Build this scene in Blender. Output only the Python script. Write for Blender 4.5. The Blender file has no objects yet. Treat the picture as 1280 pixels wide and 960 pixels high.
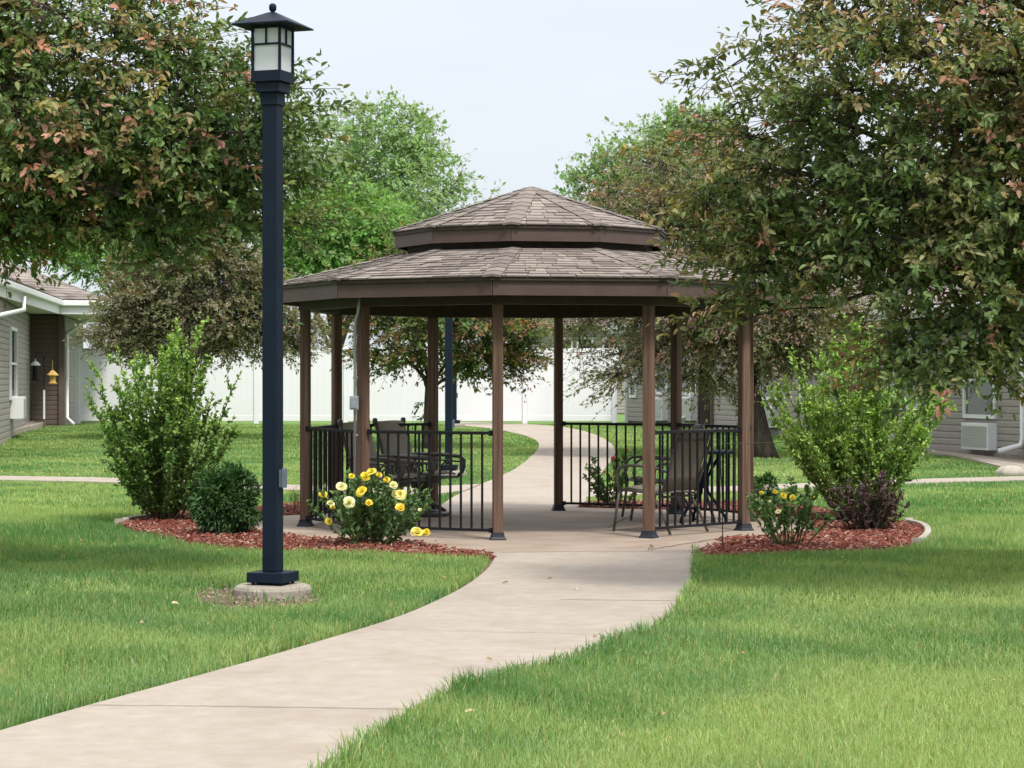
import bpy, math, random
import numpy as np
from mathutils import Vector, Matrix
R = math.radians
random.seed(7)
scn = bpy.context.scene
COL = scn.collection

# ------------------------------------------------------------------ camera, sky, sun, exposure
FPX, HZ, HC = 2750.0, 476.0, 1.47            # focal length in photo pixels, horizon row, eye height
cam_d = bpy.data.cameras.new('camera')
cam = bpy.data.objects.new('camera', cam_d); COL.objects.link(cam)
cam.location = (0, 0, HC)
cam.rotation_euler = (R(90) - math.atan((480 - HZ) / FPX), 0, 0)
cam_d.sensor_width = 36; cam_d.lens = 36 * FPX / 1280
cam_d.clip_start = 0.1; cam_d.clip_end = 3000
scn.camera = cam

SUN_EL, SUN_AZ = 58, 150                      # azimuth clockwise from +Y: behind the camera's right shoulder
world = bpy.data.worlds.new('World'); scn.world = world; world.use_nodes = True
nt = world.node_tree; nt.nodes.clear()
N = nt.nodes.new; L = nt.links.new
out = N('ShaderNodeOutputWorld'); bg = N('ShaderNodeBackground'); bg.inputs[1].default_value = 0.1
sky = N('ShaderNodeTexSky'); sky.sky_type = 'NISHITA'; sky.sun_disc = False
sky.sun_elevation = R(SUN_EL); sky.sun_rotation = R(SUN_AZ); sky.dust_density = 3; sky.air_density = 1
tc = N('ShaderNodeTexCoord'); sep = N('ShaderNodeSeparateXYZ'); L(tc.outputs['Generated'], sep.inputs[0])
ramp = N('ShaderNodeValToRGB'); cr = ramp.color_ramp      # overcast layer: brighter overhead than at the horizon
cr.elements[0].position = 0.0; cr.elements[0].color = (0.725, 0.765, 0.82, 1)
cr.elements[1].position = 1.0; cr.elements[1].color = (1.0, 1.0, 1.0, 1)
e = cr.elements.new(0.22); e.color = (0.72, 0.765, 0.825, 1)
e = cr.elements.new(0.5); e.color = (0.86, 0.89, 0.93, 1)
L(sep.outputs['Z'], ramp.inputs[0])
noi = N('ShaderNodeTexNoise'); noi.inputs['Scale'].default_value = 3.0; noi.inputs['Detail'].default_value = 4
mp = N('ShaderNodeMapping'); mp.inputs['Scale'].default_value = (1, 1, 4); L(tc.outputs['Generated'], mp.inputs[0]); L(mp.outputs[0], noi.inputs['Vector'])
mr = N('ShaderNodeMapRange'); mr.inputs[1].default_value = 0.3; mr.inputs[2].default_value = 0.7; mr.inputs[3].default_value = 0.95; mr.inputs[4].default_value = 1.06
L(noi.outputs[0], mr.inputs[0])
zst = N('ShaderNodeMapRange'); zst.inputs[1].default_value = 0.13; zst.inputs[2].default_value = 0.7; zst.inputs[3].default_value = 7.2; zst.inputs[4].default_value = 12.5
L(sep.outputs['Z'], zst.inputs[0])
mul = N('ShaderNodeMath'); mul.operation = 'MULTIPLY'; L(mr.outputs[0], mul.inputs[0]); L(zst.outputs[0], mul.inputs[1])
vm = N('ShaderNodeVectorMath'); vm.operation = 'SCALE'; L(ramp.outputs[0], vm.inputs[0]); L(mul.outputs[0], vm.inputs['Scale'])
mix = N('ShaderNodeMix'); mix.data_type = 'RGBA'; mix.inputs[0].default_value = 0.9
L(sky.outputs[0], mix.inputs[6]); L(vm.outputs[0], mix.inputs[7])
L(mix.outputs[2], bg.inputs[0]); L(bg.outputs[0], out.inputs[0])

sun_d = bpy.data.lights.new('sun', 'SUN'); sun_d.energy = 2.5; sun_d.angle = R(10); sun_d.color = (1, 0.95, 0.86)
sun = bpy.data.objects.new('sun', sun_d); COL.objects.link(sun)
d = Vector((math.sin(R(SUN_AZ)) * math.cos(R(SUN_EL)), math.cos(R(SUN_AZ)) * math.cos(R(SUN_EL)), math.sin(R(SUN_EL))))
sun.rotation_euler = d.to_track_quat('Z', 'Y').to_euler()
vs = scn.view_settings; vs.view_transform = 'Standard'; vs.look = 'None'; vs.gamma = 1; vs.exposure = 0.72
scn.cycles.use_denoising = True
scn.cycles.max_bounces = 7; scn.cycles.diffuse_bounces = 3; scn.cycles.glossy_bounces = 3
scn.cycles.transmission_bounces = 4; scn.cycles.transparent_max_bounces = 6
scn.cycles.use_adaptive_sampling = True; scn.cycles.adaptive_threshold = 0.015
scn.cycles.caustics_reflective = False; scn.cycles.caustics_refractive = False

# ------------------------------------------------------------------ helpers
def gz(y):
    t = np.clip((np.asarray(y, float) - 34) / 26, 0, 1)
    return 0.3 * t * t * (3 - 2 * t)
def at(px, py, dz=0.0):
    """photo pixel -> the point of the ground it shows"""
    s = (py - HZ) / FPX
    lo, hi = 2.0, 300.0
    for _ in range(60):
        m = (lo + hi) / 2
        if HC - s * m > float(gz(m)): lo = m
        else: hi = m
    return Vector(((px - 640) * lo / FPX, lo, float(gz(lo)) + dz))
def pt(px, py, Y):
    return Vector(((px - 640) * Y / FPX, Y, HC + (HZ - py) * Y / FPX))

class MB:
    def __init__(s): s.v = []; s.f = []; s.c = []
    def add(s, vs, fs, col=None):
        b = len(s.v); s.v += [tuple(p) for p in vs]; s.f += [tuple(b + i for i in f) for f in fs]
        if col is not None: s.c += [col] * len(vs)
    def box(s, c, size, rz=0.0, col=None, M=None):
        x, y, z = [q / 2 for q in size]
        vs = [Vector((a, b, d)) for d in (-z, z) for a, b in ((-x, -y), (x, -y), (x, y), (-x, y))]
        m = M if M is not None else Matrix.Rotation(rz, 3, 'Z')
        s.add([m @ p + Vector(c) for p in vs], [(3, 2, 1, 0), (4, 5, 6, 7), (0, 1, 5, 4), (1, 2, 6, 5), (2, 3, 7, 6), (3, 0, 4, 7)], col)
    def frustum(s, c, r0, r1, z0, z1, n=4, rz=0.0, col=None):
        vs = [(c[0] + r * math.cos(rz + 2 * math.pi * i / n), c[1] + r * math.sin(rz + 2 * math.pi * i / n), z) for r, z in ((r0, z0), (r1, z1)) for i in range(n)]
        s.add(vs, [tuple(range(n - 1, -1, -1)), tuple(range(n, 2 * n))] + [(i, (i + 1) % n, n + (i + 1) % n, n + i) for i in range(n)], col)
    def lathe(s, prof, c=(0, 0, 0), n=16, rz=0.0, col=None):
        vs = [(c[0] + r * math.cos(rz + 2 * math.pi * i / n), c[1] + r * math.sin(rz + 2 * math.pi * i / n), c[2] + z) for r, z in prof for i in range(n)]
        m = len(prof)
        fs = [(k * n + i, k * n + (i + 1) % n, (k + 1) * n + (i + 1) % n, (k + 1) * n + i) for k in range(m - 1) for i in range(n)]
        fs += [tuple(range(n - 1, -1, -1)), tuple(range((m - 1) * n, m * n))]
        s.add(vs, fs, col)
    def tube(s, pts, rad, n=8, col=None, cap=True):
        pts = [Vector(p) for p in pts]
        if not hasattr(rad, '__len__'): rad = [rad] * len(pts)
        vs = []; up = None
        for i, p in enumerate(pts):
            t = (pts[min(i + 1, len(pts) - 1)] - pts[max(i - 1, 0)])
            if t.length < 1e-9: t = Vector((0, 0, 1))
            t.normalize()
            if up is None: up = t.orthogonal().normalized()
            up = (up - t * up.dot(t))
            up = up.normalized() if up.length > 1e-6 else t.orthogonal().normalized()
            w = t.cross(up)
            for k in range(n):
                a = 2 * math.pi * k / n
                vs.append(p + (up * math.cos(a) + w * math.sin(a)) * rad[i])
        m = len(pts)
        fs = [(k * n + i, k * n + (i + 1) % n, (k + 1) * n + (i + 1) % n, (k + 1) * n + i) for k in range(m - 1) for i in range(n)]
        if cap: fs += [tuple(range(n - 1, -1, -1)), tuple(range((m - 1) * n, m * n))]
        s.add(vs, fs, col)
    def prism(s, poly, z0, z1, col=None):
        """poly: list of (x, y) or (x, y, z) CCW or CW; z0/z1 added to the point's own z"""
        n = len(poly)
        a = sum(poly[i][0] * poly[(i + 1) % n][1] - poly[(i + 1) % n][0] * poly[i][1] for i in range(n))
        if a < 0: poly = poly[::-1]
        P = [Vector((p[0], p[1], p[2] if len(p) > 2 else 0)) for p in poly]
        vs = [p + Vector((0, 0, z0)) for p in P] + [p + Vector((0, 0, z1)) for p in P]
        s.add(vs, [tuple(range(n - 1, -1, -1)), tuple(range(n, 2 * n))] + [(i, (i + 1) % n, n + (i + 1) % n, n + i) for i in range(n)], col)

def root_off(o):
    t = Vector((0, 0, 0))
    while o is not None: t += o.location; o = o.parent
    return t
def finish(o, mat, parent):
    if mat: o.data.materials.append(mat)
    COL.objects.link(o)
    if parent is not None: o.parent = parent
    return o
def obj(name, mb, mat, parent=None, world=True, smooth=False, bevel=0.0):
    off = root_off(parent) if (parent is not None and world) else Vector((0, 0, 0))
    me = bpy.data.meshes.new(name)
    me.from_pydata([tuple(Vector(p) - off) for p in mb.v], [], mb.f); me.update()
    if mb.c and len(mb.c) == len(mb.v):
        at_ = me.attributes.new('col', 'FLOAT_COLOR', 'POINT')
        at_.data.foreach_set('color', np.array([(c[0], c[1], c[2], 1) for c in mb.c], np.float32).ravel())
    if smooth: me.shade_smooth()
    o = finish(bpy.data.objects.new(name, me), mat, parent)
    if bevel:
        b = o.modifiers.new('bevel', 'BEVEL'); b.width = bevel; b.segments = 2; b.limit_method = 'ANGLE'; b.angle_limit = R(40)
    return o
def np_obj(name, v, f, col, mat, parent=None, world=True, smooth=False):
    """v (n,3), f (m,k) index array of one polygon size, col (n,3)"""
    off = np.array(root_off(parent)) if (parent is not None and world) else np.zeros(3)
    me = bpy.data.meshes.new(name)
    v = np.asarray(v, np.float32) - off.astype(np.float32); f = np.asarray(f, np.int32)
    me.vertices.add(len(v)); me.vertices.foreach_set('co', v.ravel())
    k = f.shape[1]
    me.loops.add(f.size); me.loops.foreach_set('vertex_index', f.ravel())
    me.polygons.add(len(f)); me.polygons.foreach_set('loop_start', np.arange(0, f.size, k, dtype=np.int32))
    if col is not None:
        a = me.attributes.new('col', 'FLOAT_COLOR', 'POINT')
        c = np.ones((len(v), 4), np.float32); c[:, :3] = col; a.data.foreach_set('color', c.ravel())
    me.update(calc_edges=True)
    if smooth: me.shade_smooth()
    return finish(bpy.data.objects.new(name, me), mat, parent)
def tag(o, label, cat, group=None):
    o['label'] = label; o['category'] = cat
    if group: o['group'] = group
    return o
def thing(name, label, cat, loc=(0, 0, 0), rz=0.0, group=None):
    o = bpy.data.objects.new(name, None); o.empty_display_size = 0.1; COL.objects.link(o)
    o.location = loc; o.rotation_euler = (0, 0, rz)
    return tag(o, label, cat, group)
def kind(o, k): o['kind'] = k; return o
def dup(root, loc, rz, label, group=None):
    r = root.copy(); COL.objects.link(r); r.location = loc; r.rotation_euler = (0, 0, rz); r['label'] = label
    if group: r['group'] = group
    for ch in list(root.children):
        c = ch.copy(); COL.objects.link(c); c.parent = r
        for g in list(ch.children):
            q = g.copy(); COL.objects.link(q); q.parent = c
    return r

# ------------------------------------------------------------------ materials
def base_mat(name, rough=0.7, spec=0.5):
    m = bpy.data.materials.new(name); m.use_nodes = True
    b = m.node_tree.nodes['Principled BSDF']
    b.inputs['Roughness'].default_value = rough; b.inputs['Specular IOR Level'].default_value = spec
    return m, m.node_tree, b
def noise_mat(name, c0, c1, scale=8, rough=0.7, spec=0.4, stretch=(1, 1, 1), bump=0.0, bscale=60, c2=None, s2=1.5, metal=0.0, f2=0.5, vor=False):
    m, t, b = base_mat(name, rough, spec); n = t.nodes.new; l = t.links.new
    b.inputs['Metallic'].default_value = metal
    tc = n('ShaderNodeTexCoord'); mp = n('ShaderNodeMapping'); mp.inputs['Scale'].default_value = stretch
    l(tc.outputs['Object'], mp.inputs[0])
    a = n('ShaderNodeTexNoise'); a.inputs['Scale'].default_value = scale; a.inputs['Detail'].default_value = 6; a.inputs['Roughness'].default_value = 0.62
    l(mp.outputs[0], a.inputs['Vector'])
    r = n('ShaderNodeValToRGB'); r.color_ramp.elements[0].position = 0.3; r.color_ramp.elements[1].position = 0.7
    r.color_ramp.elements[0].color = (*c0, 1); r.color_ramp.elements[1].color = (*c1, 1)
    l(a.outputs[0], r.inputs[0]); colr = r.outputs[0]
    if c2 is not None:
        a2 = n('ShaderNodeTexNoise'); a2.inputs['Scale'].default_value = s2; a2.inputs['Detail'].default_value = 5
        l(mp.outputs[0], a2.inputs['Vector'])
        r2 = n('ShaderNodeValToRGB'); r2.color_ramp.elements[0].position = 0.48; r2.color_ramp.elements[1].position = 0.72
        r2.color_ramp.elements[0].color = (0, 0, 0, 1); r2.color_ramp.elements[1].color = (f2, f2, f2, 1)
        l(a2.outputs[0], r2.inputs[0])
        mx = n('ShaderNodeMix'); mx.data_type = 'RGBA'; l(r2.outputs[0], mx.inputs[0]); l(colr, mx.inputs[6]); mx.inputs[7].default_value = (*c2, 1)
        colr = mx.outputs[2]
    l(colr, b.inputs['Base Color'])
    if bump:
        bn = n('ShaderNodeTexNoise'); bn.inputs['Scale'].default_value = bscale; bn.inputs['Detail'].default_value = 5
        l(mp.outputs[0], bn.inputs['Vector'])
        bp = n('ShaderNodeBump'); bp.inputs['Strength'].default_value = bump; bp.inputs['Distance'].default_value = 0.01
        l(bn.outputs[0], bp.inputs['Height']); l(bp.outputs[0], b.inputs['Normal'])
    return m
def attr_mat(name, rough=0.6, spec=0.4, trans=0.0, noise=0.0, nscale=40, bump=0.0):
    m, t, b = base_mat(name, rough, spec); n = t.nodes.new; l = t.links.new
    a = n('ShaderNodeAttribute'); a.attribute_name = 'col'; colr = a.outputs['Color']
    if noise:
        tc = n('ShaderNodeTexCoord'); q = n('ShaderNodeTexNoise'); q.inputs['Scale'].default_value = nscale; q.inputs['Detail'].default_value = 5
        l(tc.outputs['Object'], q.inputs['Vector'])
        rr = n('ShaderNodeMapRange'); rr.inputs[1].default_value = 0.3; rr.inputs[2].default_value = 0.7; rr.inputs[3].default_value = 1 - noise; rr.inputs[4].default_value = 1 + noise
        l(q.outputs[0], rr.inputs[0])
        v = n('ShaderNodeVectorMath'); v.operation = 'SCALE'; l(colr, v.inputs[0]); l(rr.outputs[0], v.inputs['Scale']); colr = v.outputs[0]
        if bump:
            bp = n('ShaderNodeBump'); bp.inputs['Strength'].default_value = bump; bp.inputs['Distance'].default_value = 0.005
            l(q.outputs[0], bp.inputs['Height']); l(bp.outputs[0], b.inputs['Normal'])
    l(colr, b.inputs['Base Color'])
    if trans:
        tr = n('ShaderNodeBsdfTranslucent')
        g = n('ShaderNodeMix'); g.data_type = 'RGBA'; g.blend_type = 'MULTIPLY'; g.inputs[0].default_value = 1; l(colr, g.inputs[6]); g.inputs[7].default_value = (1.25, 1.35, 0.6, 1)
        l(g.outputs[2], tr.inputs[0])
        ms = n('ShaderNodeMixShader'); ms.inputs[0].default_value = trans
        l(b.outputs[0], ms.inputs[1]); l(tr.outputs[0], ms.inputs[2]); l(ms.outputs[0], t.nodes['Material Output'].inputs[0])
    return m
def flat(name, c, rough=0.5, metal=0.0, spec=0.5, var=0.12, scale=25):
    return noise_mat(name, tuple(x * (1 - var) for x in c), tuple(x * (1 + var) for x in c), scale=scale, rough=rough, spec=spec, metal=metal)

M = {}
M['leaf'] = attr_mat('leaf', 0.48, 0.32, 0.25)
M['leaf_far'] = attr_mat('leaf_far', 0.6, 0.3, 0.42)
M['grass'] = attr_mat('grass_blade', 0.5, 0.3, 0.35)
M['petal'] = attr_mat('petal', 0.6, 0.3, 0.35)
M['mulch'] = attr_mat('mulch', 0.85, 0.2, noise=0.25, nscale=90)
M['shingle'] = attr_mat('shingle', 0.9, 0.15, noise=0.22, nscale=120, bump=0.6)
M['lawn'] = noise_mat('lawn_soil', (0.1, 0.185, 0.055), (0.16, 0.245, 0.08), scale=2.2, rough=0.95, spec=0.1, bump=0.8, bscale=70, c2=(0.1, 0.125, 0.045), s2=1.2, f2=0.45)
M['concrete'] = noise_mat('concrete', (0.305, 0.262, 0.222), (0.37, 0.326, 0.282), scale=7, rough=0.92, spec=0.15, bump=0.45, bscale=240, c2=(0.2, 0.158, 0.128), s2=1.4, f2=0.32)
M['slab'] = noise_mat('slab_concrete', (0.265, 0.21, 0.168), (0.34, 0.278, 0.23), scale=2.1, rough=0.88, spec=0.25, bump=0.2, bscale=140, c2=(0.24, 0.17, 0.13), s2=2.2, f2=0.6)
M['footing'] = noise_mat('footing_concrete', (0.22, 0.195, 0.165), (0.37, 0.335, 0.29), scale=9, rough=0.95, spec=0.15, bump=0.6, bscale=50, c2=(0.2, 0.17, 0.14), s2=4, f2=0.7)
M['joint'] = flat('joint_dirt', (0.085, 0.065, 0.05), 0.95)
M['soil'] = noise_mat('soil', (0.09, 0.065, 0.045), (0.19, 0.145, 0.105), scale=14, rough=0.95, spec=0.1, bump=1.0, bscale=40)
M['mulch_bed'] = noise_mat('mulch_base', (0.09, 0.026, 0.018), (0.2, 0.06, 0.04), scale=22, rough=0.95, spec=0.1, bump=1.0, bscale=45)
M['wood'] = noise_mat('stained_wood', (0.08, 0.047, 0.034), (0.19, 0.122, 0.09), scale=38, rough=0.75, spec=0.2, stretch=(1, 1, 0.035), bump=0.3, bscale=60, c2=(0.055, 0.03, 0.022), s2=16, f2=0.75)
M['brown'] = noise_mat('brown_paint', (0.068, 0.042, 0.037), (0.087, 0.057, 0.05), scale=5, rough=0.55, spec=0.4, bump=0.08, bscale=30, c2=(0.065, 0.038, 0.033), s2=2, f2=0.5)
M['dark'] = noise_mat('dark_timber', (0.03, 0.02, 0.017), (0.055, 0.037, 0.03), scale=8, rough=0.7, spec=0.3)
M['navy'] = noise_mat('navy_metal', (0.0045, 0.0095, 0.02), (0.007, 0.0135, 0.026), scale=6, rough=0.55, spec=0.14, bump=0.05, bscale=90)
M['black'] = flat('black_metal', (0.011, 0.011, 0.014), 0.55, spec=.22)
M['post_base'] = flat('post_base_metal', (0.02, 0.024, 0.035), 0.55, spec=.25)
M['galv'] = flat('galvanised', (0.33, 0.35, 0.37), 0.45, 0.35)
M['box'] = flat('grey_box', (0.24, 0.27, 0.3), 0.5)
M['lampbox'] = flat('dark_grey_box', (0.09, 0.115, 0.15), 0.5)
M['white'] = noise_mat('white_vinyl', (0.7, 0.7, 0.74), (0.735, 0.735, 0.775), scale=1.5, rough=0.4, spec=0.4)
M['trim'] = flat('white_trim', (0.7, 0.7, 0.71), 0.5, var=0.03)
M['sid_l'] = noise_mat('siding_taupe', (0.28, 0.25, 0.232), (0.32, 0.288, 0.268), scale=3, rough=0.6, spec=0.3, stretch=(1, 1, 5))
M['sid_d'] = noise_mat('siding_brown', (0.105, 0.078, 0.07), (0.13, 0.1, 0.09), scale=3, rough=0.6, spec=0.3, stretch=(1, 1, 5))
M['soffit'] = flat('soffit', (0.45, 0.45, 0.44), 0.6, var=0.05)
M['glass'] = flat('window_glass', (0.05, 0.06, 0.065), 0.06, 0.0, 0.8)
M['frost'] = flat('frosted_glass', (0.8, 0.81, 0.85), 0.35, var=0.03)
_t = M['frost'].node_tree; _tr = _t.nodes.new('ShaderNodeBsdfTranslucent'); _tr.inputs[0].default_value = (.9, .9, .92, 1); _ms = _t.nodes.new('ShaderNodeMixShader'); _ms.inputs[0].default_value = .45
_t.links.new(_t.nodes['Principled BSDF'].outputs[0], _ms.inputs[1]); _t.links.new(_tr.outputs[0], _ms.inputs[2]); _t.links.new(_ms.outputs[0], _t.nodes['Material Output'].inputs[0])
M['grille'] = flat('ac_grille', (0.42, 0.42, 0.4), 0.5)
M['bark'] = noise_mat('bark', (0.025, 0.02, 0.017), (0.085, 0.07, 0.058), scale=16, rough=0.95, spec=0.1, stretch=(1, 1, 0.3), bump=1.0, bscale=25)
M['stem'] = noise_mat('stem', (0.06, 0.05, 0.03), (0.13, 0.11, 0.07), scale=20, rough=0.85, spec=0.2)
M['cane'] = noise_mat('cane', (0.05, 0.08, 0.025), (0.11, 0.12, 0.05), scale=20, rough=0.7, spec=0.2)
M['frame'] = noise_mat('bronze_metal', (0.06, 0.052, 0.043), (0.1, 0.088, 0.075), scale=18, rough=0.45, spec=0.5)
M['sling'] = noise_mat('sling_fabric', (0.16, 0.138, 0.115), (0.22, 0.19, 0.16), scale=60, rough=0.85, spec=0.2)
M['sling_lt'] = noise_mat('sling_fabric_pale', (0.34, 0.31, 0.25), (0.43, 0.39, 0.32), scale=60, rough=0.85, spec=0.2)
M['yellow'] = flat('yellow_plastic', (0.5, 0.33, 0.09), 0.5)
M['stone'] = noise_mat('pale_stone', (0.27, 0.24, 0.2), (0.42, 0.39, 0.34), scale=10, rough=0.9, bump=0.5, bscale=30)
M['hip'] = flat('shingle_edge', (0.05, 0.04, 0.035), 0.9)

# ------------------------------------------------------------------ ground outlines (traced on the ground)
walk_L = [(622, 690.6), (618, 699), (612, 709), (600, 720), (582, 733), (560, 745), (500, 772), (400, 802), (300, 831), (200, 858), (100, 885), (0, 914), (-120, 950), (-330, 1020)]
walk_R = [(864, 688.6), (866, 692), (869, 700), (868, 715), (864, 732), (857, 748), (845, 763), (825, 780), (800, 795), (740, 815), (680, 832), (620, 850), (560, 872), (500, 900), (455, 926), (415, 956), (350, 1010), (330, 1030)]
def smooth_line(P, it=2):
    for _ in range(it):
        Q = [P[0]]
        for a, b in zip(P[:-1], P[1:]):
            Q.append(a * 0.75 + b * 0.25); Q.append(a * 0.25 + b * 0.75)
        Q.append(P[-1]); P = Q
    return P
W_L = smooth_line([at(*p) for p in walk_L]); W_R = smooth_line([at(*p) for p in walk_R])
front_walk = W_L + W_R[::-1]
GX, GY, GPH = 0.197, 22.64, -8.16
def dec(Rr, k, z=0.0):
    a = R(GPH + 36 * k); return Vector((GX + Rr * math.sin(a), GY - Rr * math.cos(a), z))
slab_poly = [dec(3.02, k) for k in range(10)]
ap_l, ap_r = at(623, 694), at(864, 693)
front_apron = [ap_l, ap_r, dec(2.95, 1.25), dec(2.95, 0.9), dec(2.9, 0), dec(2.97, -0.4)]
bw_l = [(540, 641), (548, 634), (560, 624), (580, 613), (600, 605), (622, 596), (640, 588), (655, 578), (667, 567), (673, 560), (674, 555), (671, 550), (660, 545), (640, 540), (610, 534.5), (575, 531.5)]
bw_r = [(724, 641), (728, 634), (735, 622), (742, 606), (752, 590), (763, 577), (769, 568), (769, 561), (764, 553), (750, 545), (730, 538), (700, 532.5), (660, 529.5), (600, 527.6), (575, 527.2)]
B_L = smooth_line([at(*p) for p in bw_l]); B_R = smooth_line([at(*p) for p in bw_r])
back_walk = B_L + B_R[::-1]
cross_left = [at(*p) for p in [(-420, 588), (0, 595.5), (120, 597.5), (240, 602), (370, 607), (480, 611), (600, 606), (580, 614), (540, 619), (480, 618.5), (370, 613.5), (240, 608), (120, 603), (0, 600.7), (-420, 592.5)]]
cross_right = [at(*p) for p in [(738, 613), (800, 611.5), (900, 609), (1000, 605), (1130, 600), (1280, 596), (1700, 590), (1700, 595), (1280, 601), (1130, 605.2), (1000, 611), (900, 615.5), (800, 619), (733, 622)]]
bed_left = [at(*p) for p in [(148, 654), (168, 647), (200, 643), (250, 640), (310, 637), (355, 631), (382, 628), (420, 640), (560, 676), (624, 690), (618, 698), (585, 699), (540, 696), (470, 692), (400, 692), (330, 690), (280, 685), (230, 677), (190, 668), (160, 661)]]
bed_right = [at(*p) for p in [(862, 688), (868, 697), (905, 697.5), (960, 694), (1040, 691), (1100, 688), (1145, 682), (1163, 672), (1160, 661), (1140, 655), (1100, 651), (1060, 643), (1010, 634), (960, 629), (900, 628), (880, 650)]]
bed_back = [at(*p) for p in [(722, 636), (726, 631), (760, 627.5), (815, 627), (870, 628), (920, 629), (940, 640), (850, 645)]]
soil_patch = [at(px + random.uniform(-4, 4), py + random.uniform(-1.5, 1.5)) for px, py in [(232, 748), (250, 738), (290, 733), (330, 735), (392, 742), (410, 750), (395, 757), (340, 763), (290, 762), (255, 757)]]
soil_patch = smooth_line(soil_patch + [soil_patch[0]], 2)[:-1]

KERB = [at(*p) for p in [(73, 523.5), (40, 532), (0, 542), (-60, 557), (-60, 564), (0, 547.5), (45, 536), (76, 526.5)]]
SOILBED = [at(*p) for p in [(70, 523), (40, 531.5), (0, 541.5), (-60, 556.5), (-60, 540), (0, 528), (38, 522)]]
STRIP = [at(*p) for p in [(1150, 566), (1185, 569), (1215, 575), (1255, 585), (1275, 592), (1420, 606), (1420, 586), (1290, 578), (1240, 572), (1185, 564), (1140, 559), (1060, 552), (1000, 548), (1000, 554), (1060, 559)]]
def inside(P, x, y):
    c = np.zeros(len(x), bool); n = len(P)
    for i in range(n):
        x0, y0 = P[i][0], P[i][1]; x1, y1 = P[(i + 1) % n][0], P[(i + 1) % n][1]
        if y0 == y1: continue
        k = ((y0 > y) != (y1 > y)) & (x < (x1 - x0) * (y - y0) / (y1 - y0) + x0)
        c ^= k
    return c

# ------------------------------------------------------------------ ground, paths, beds
ys = np.concatenate([np.arange(-40, 0, 8), np.arange(0, 70, 1.0), np.array([70, 80, 100, 140, 180])])
xs = np.concatenate([np.array([-110, -80, -50]), np.arange(-40, 41, 2.0), np.array([50, 80, 110])])
GXX, GYY = np.meshgrid(xs, ys)
V = np.stack([GXX.ravel(), GYY.ravel(), gz(GYY.ravel()) - 0.03], 1)
nx = len(xs); F = [(j * nx + i, j * nx + i + 1, (j + 1) * nx + i + 1, (j + 1) * nx + i) for j in range(len(ys) - 1) for i in range(nx - 1)]
kind(np_obj('lawn', V, F, None, M['lawn'], smooth=True), 'structure')

def resample(P, n):
    P = np.array([tuple(p) for p in P]); cs = np.concatenate([[0], np.cumsum(np.linalg.norm(np.diff(P, axis=0), axis=1))])
    return [Vector([np.interp(q, cs, P[:, i]) for i in range(3)]) for q in np.linspace(0, cs[-1], n)]
def paving_strip(name, Ls, Rs, mat, z=0.0, thick=0.09, n=48):
    a, b = resample(Ls, n), resample(Rs, n); mb = MB(); dz = Vector((0, 0, z)); dt = Vector((0, 0, z - thick)); vs = []
    for p, q in zip(a, b): vs += [p + dt, p + dz, q + dz, q + dt]
    fs = [(4 * i + j, 4 * i + 4 + j, 4 * i + 4 + (j + 1) % 4, 4 * i + (j + 1) % 4) for i in range(n - 1) for j in range(4)]
    mb.add(vs, fs + [(0, 1, 2, 3), (4 * n - 1, 4 * n - 2, 4 * n - 3, 4 * n - 4)])
    return kind(obj(name, mb, mat), 'structure')
def paving(name, poly, mat, z=0.0, thick=0.09):
    mb = MB(); mb.prism([(p[0], p[1], p[2]) for p in poly], z - thick, z)
    return kind(obj(name, mb, mat, bevel=0.006), 'structure')
paving_strip('path', W_L, W_R, M['concrete'], 0.004)
paving('gazebo_slab', slab_poly, M['slab'], 0.0)
paving('slab_apron', front_apron, M['slab'], -0.004)
paving_strip('garden_path', B_L, B_R, M['concrete'], -0.006)
paving_strip('sidewalk', cross_left[:7], cross_left[7:][::-1] , M['concrete'], 0.012)
paving_strip('sidewalk', cross_right[:7], cross_right[7:][::-1], M['concrete'], 0.012)
for line, off in ((W_L, -1), (W_R, 1)):
    P = resample(line, 120); mb = MB(); vs = []
    for i, p in enumerate(P):
        t = P[min(i + 1, 119)] - P[max(i - 1, 0)]; nn = Vector((-t.y, t.x, 0)).normalized()
        if nn.x * off < 0: nn = -nn
        w = .035 + .03 * abs(math.sin(i * .7) * math.sin(i * .23 + 1)); vs += [p - nn * .01 + Vector((0, 0, -.012)), p + nn * w + Vector((0, 0, -.02))]
    mb.add(vs, [(2 * i, 2 * i + 1, 2 * i + 3, 2 * i + 2) for i in range(119)]); kind(obj('soil_edge', mb, M['soil']), 'structure')
jm = MB()
def joint(a, b, w=0.011, z=0.007):
    a = at(*a); b = at(*b); dd = (b - a); n = Vector((-dd.y, dd.x, 0)).normalized() * w / 2
    k = 14; ps = [a.lerp(b, i / k) + Vector((0, random.uniform(-.006, .006), 0)) for i in range(k + 1)]
    vs = []; 
    for p in ps: vs += [p - n + Vector((0, 0, z)), p + n + Vector((0, 0, z))]
    jm.add(vs, [(2 * i, 2 * i + 2, 2 * i + 3, 2 * i + 1) for i in range(k)])
joint((622, 691), (864, 689.6), 0.016)
joint((700, 750.5), (854, 752), 0.012); joint((250, 884), (500, 888), 0.008); joint((112, 883), (250, 884), 0.007); joint((500, 888), (530, 888), .007); joint((470, 788), (805, 795), .005)
joint((556, 628), (728, 627), 0.03, 0.009)
kind(obj('paving_joint', jm, M['joint']), 'structure')
# fine cracks of the slab near the posts
cm = MB()
for a, b in (((762, 660), (790, 643)), ((815, 681), (812, 688)), ((812, 688), (835, 683)), ((835, 684), (930, 668))):
    A, B = at(*a), at(*b); pp = [A.lerp(B, i / 6) + Vector((random.uniform(-.02, .02), random.uniform(-.02, .02), .004)) for i in range(7)]
    cm.tube(pp, 0.003, 4)
kind(obj('slab_crack', cm, M['joint']), 'structure')

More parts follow.
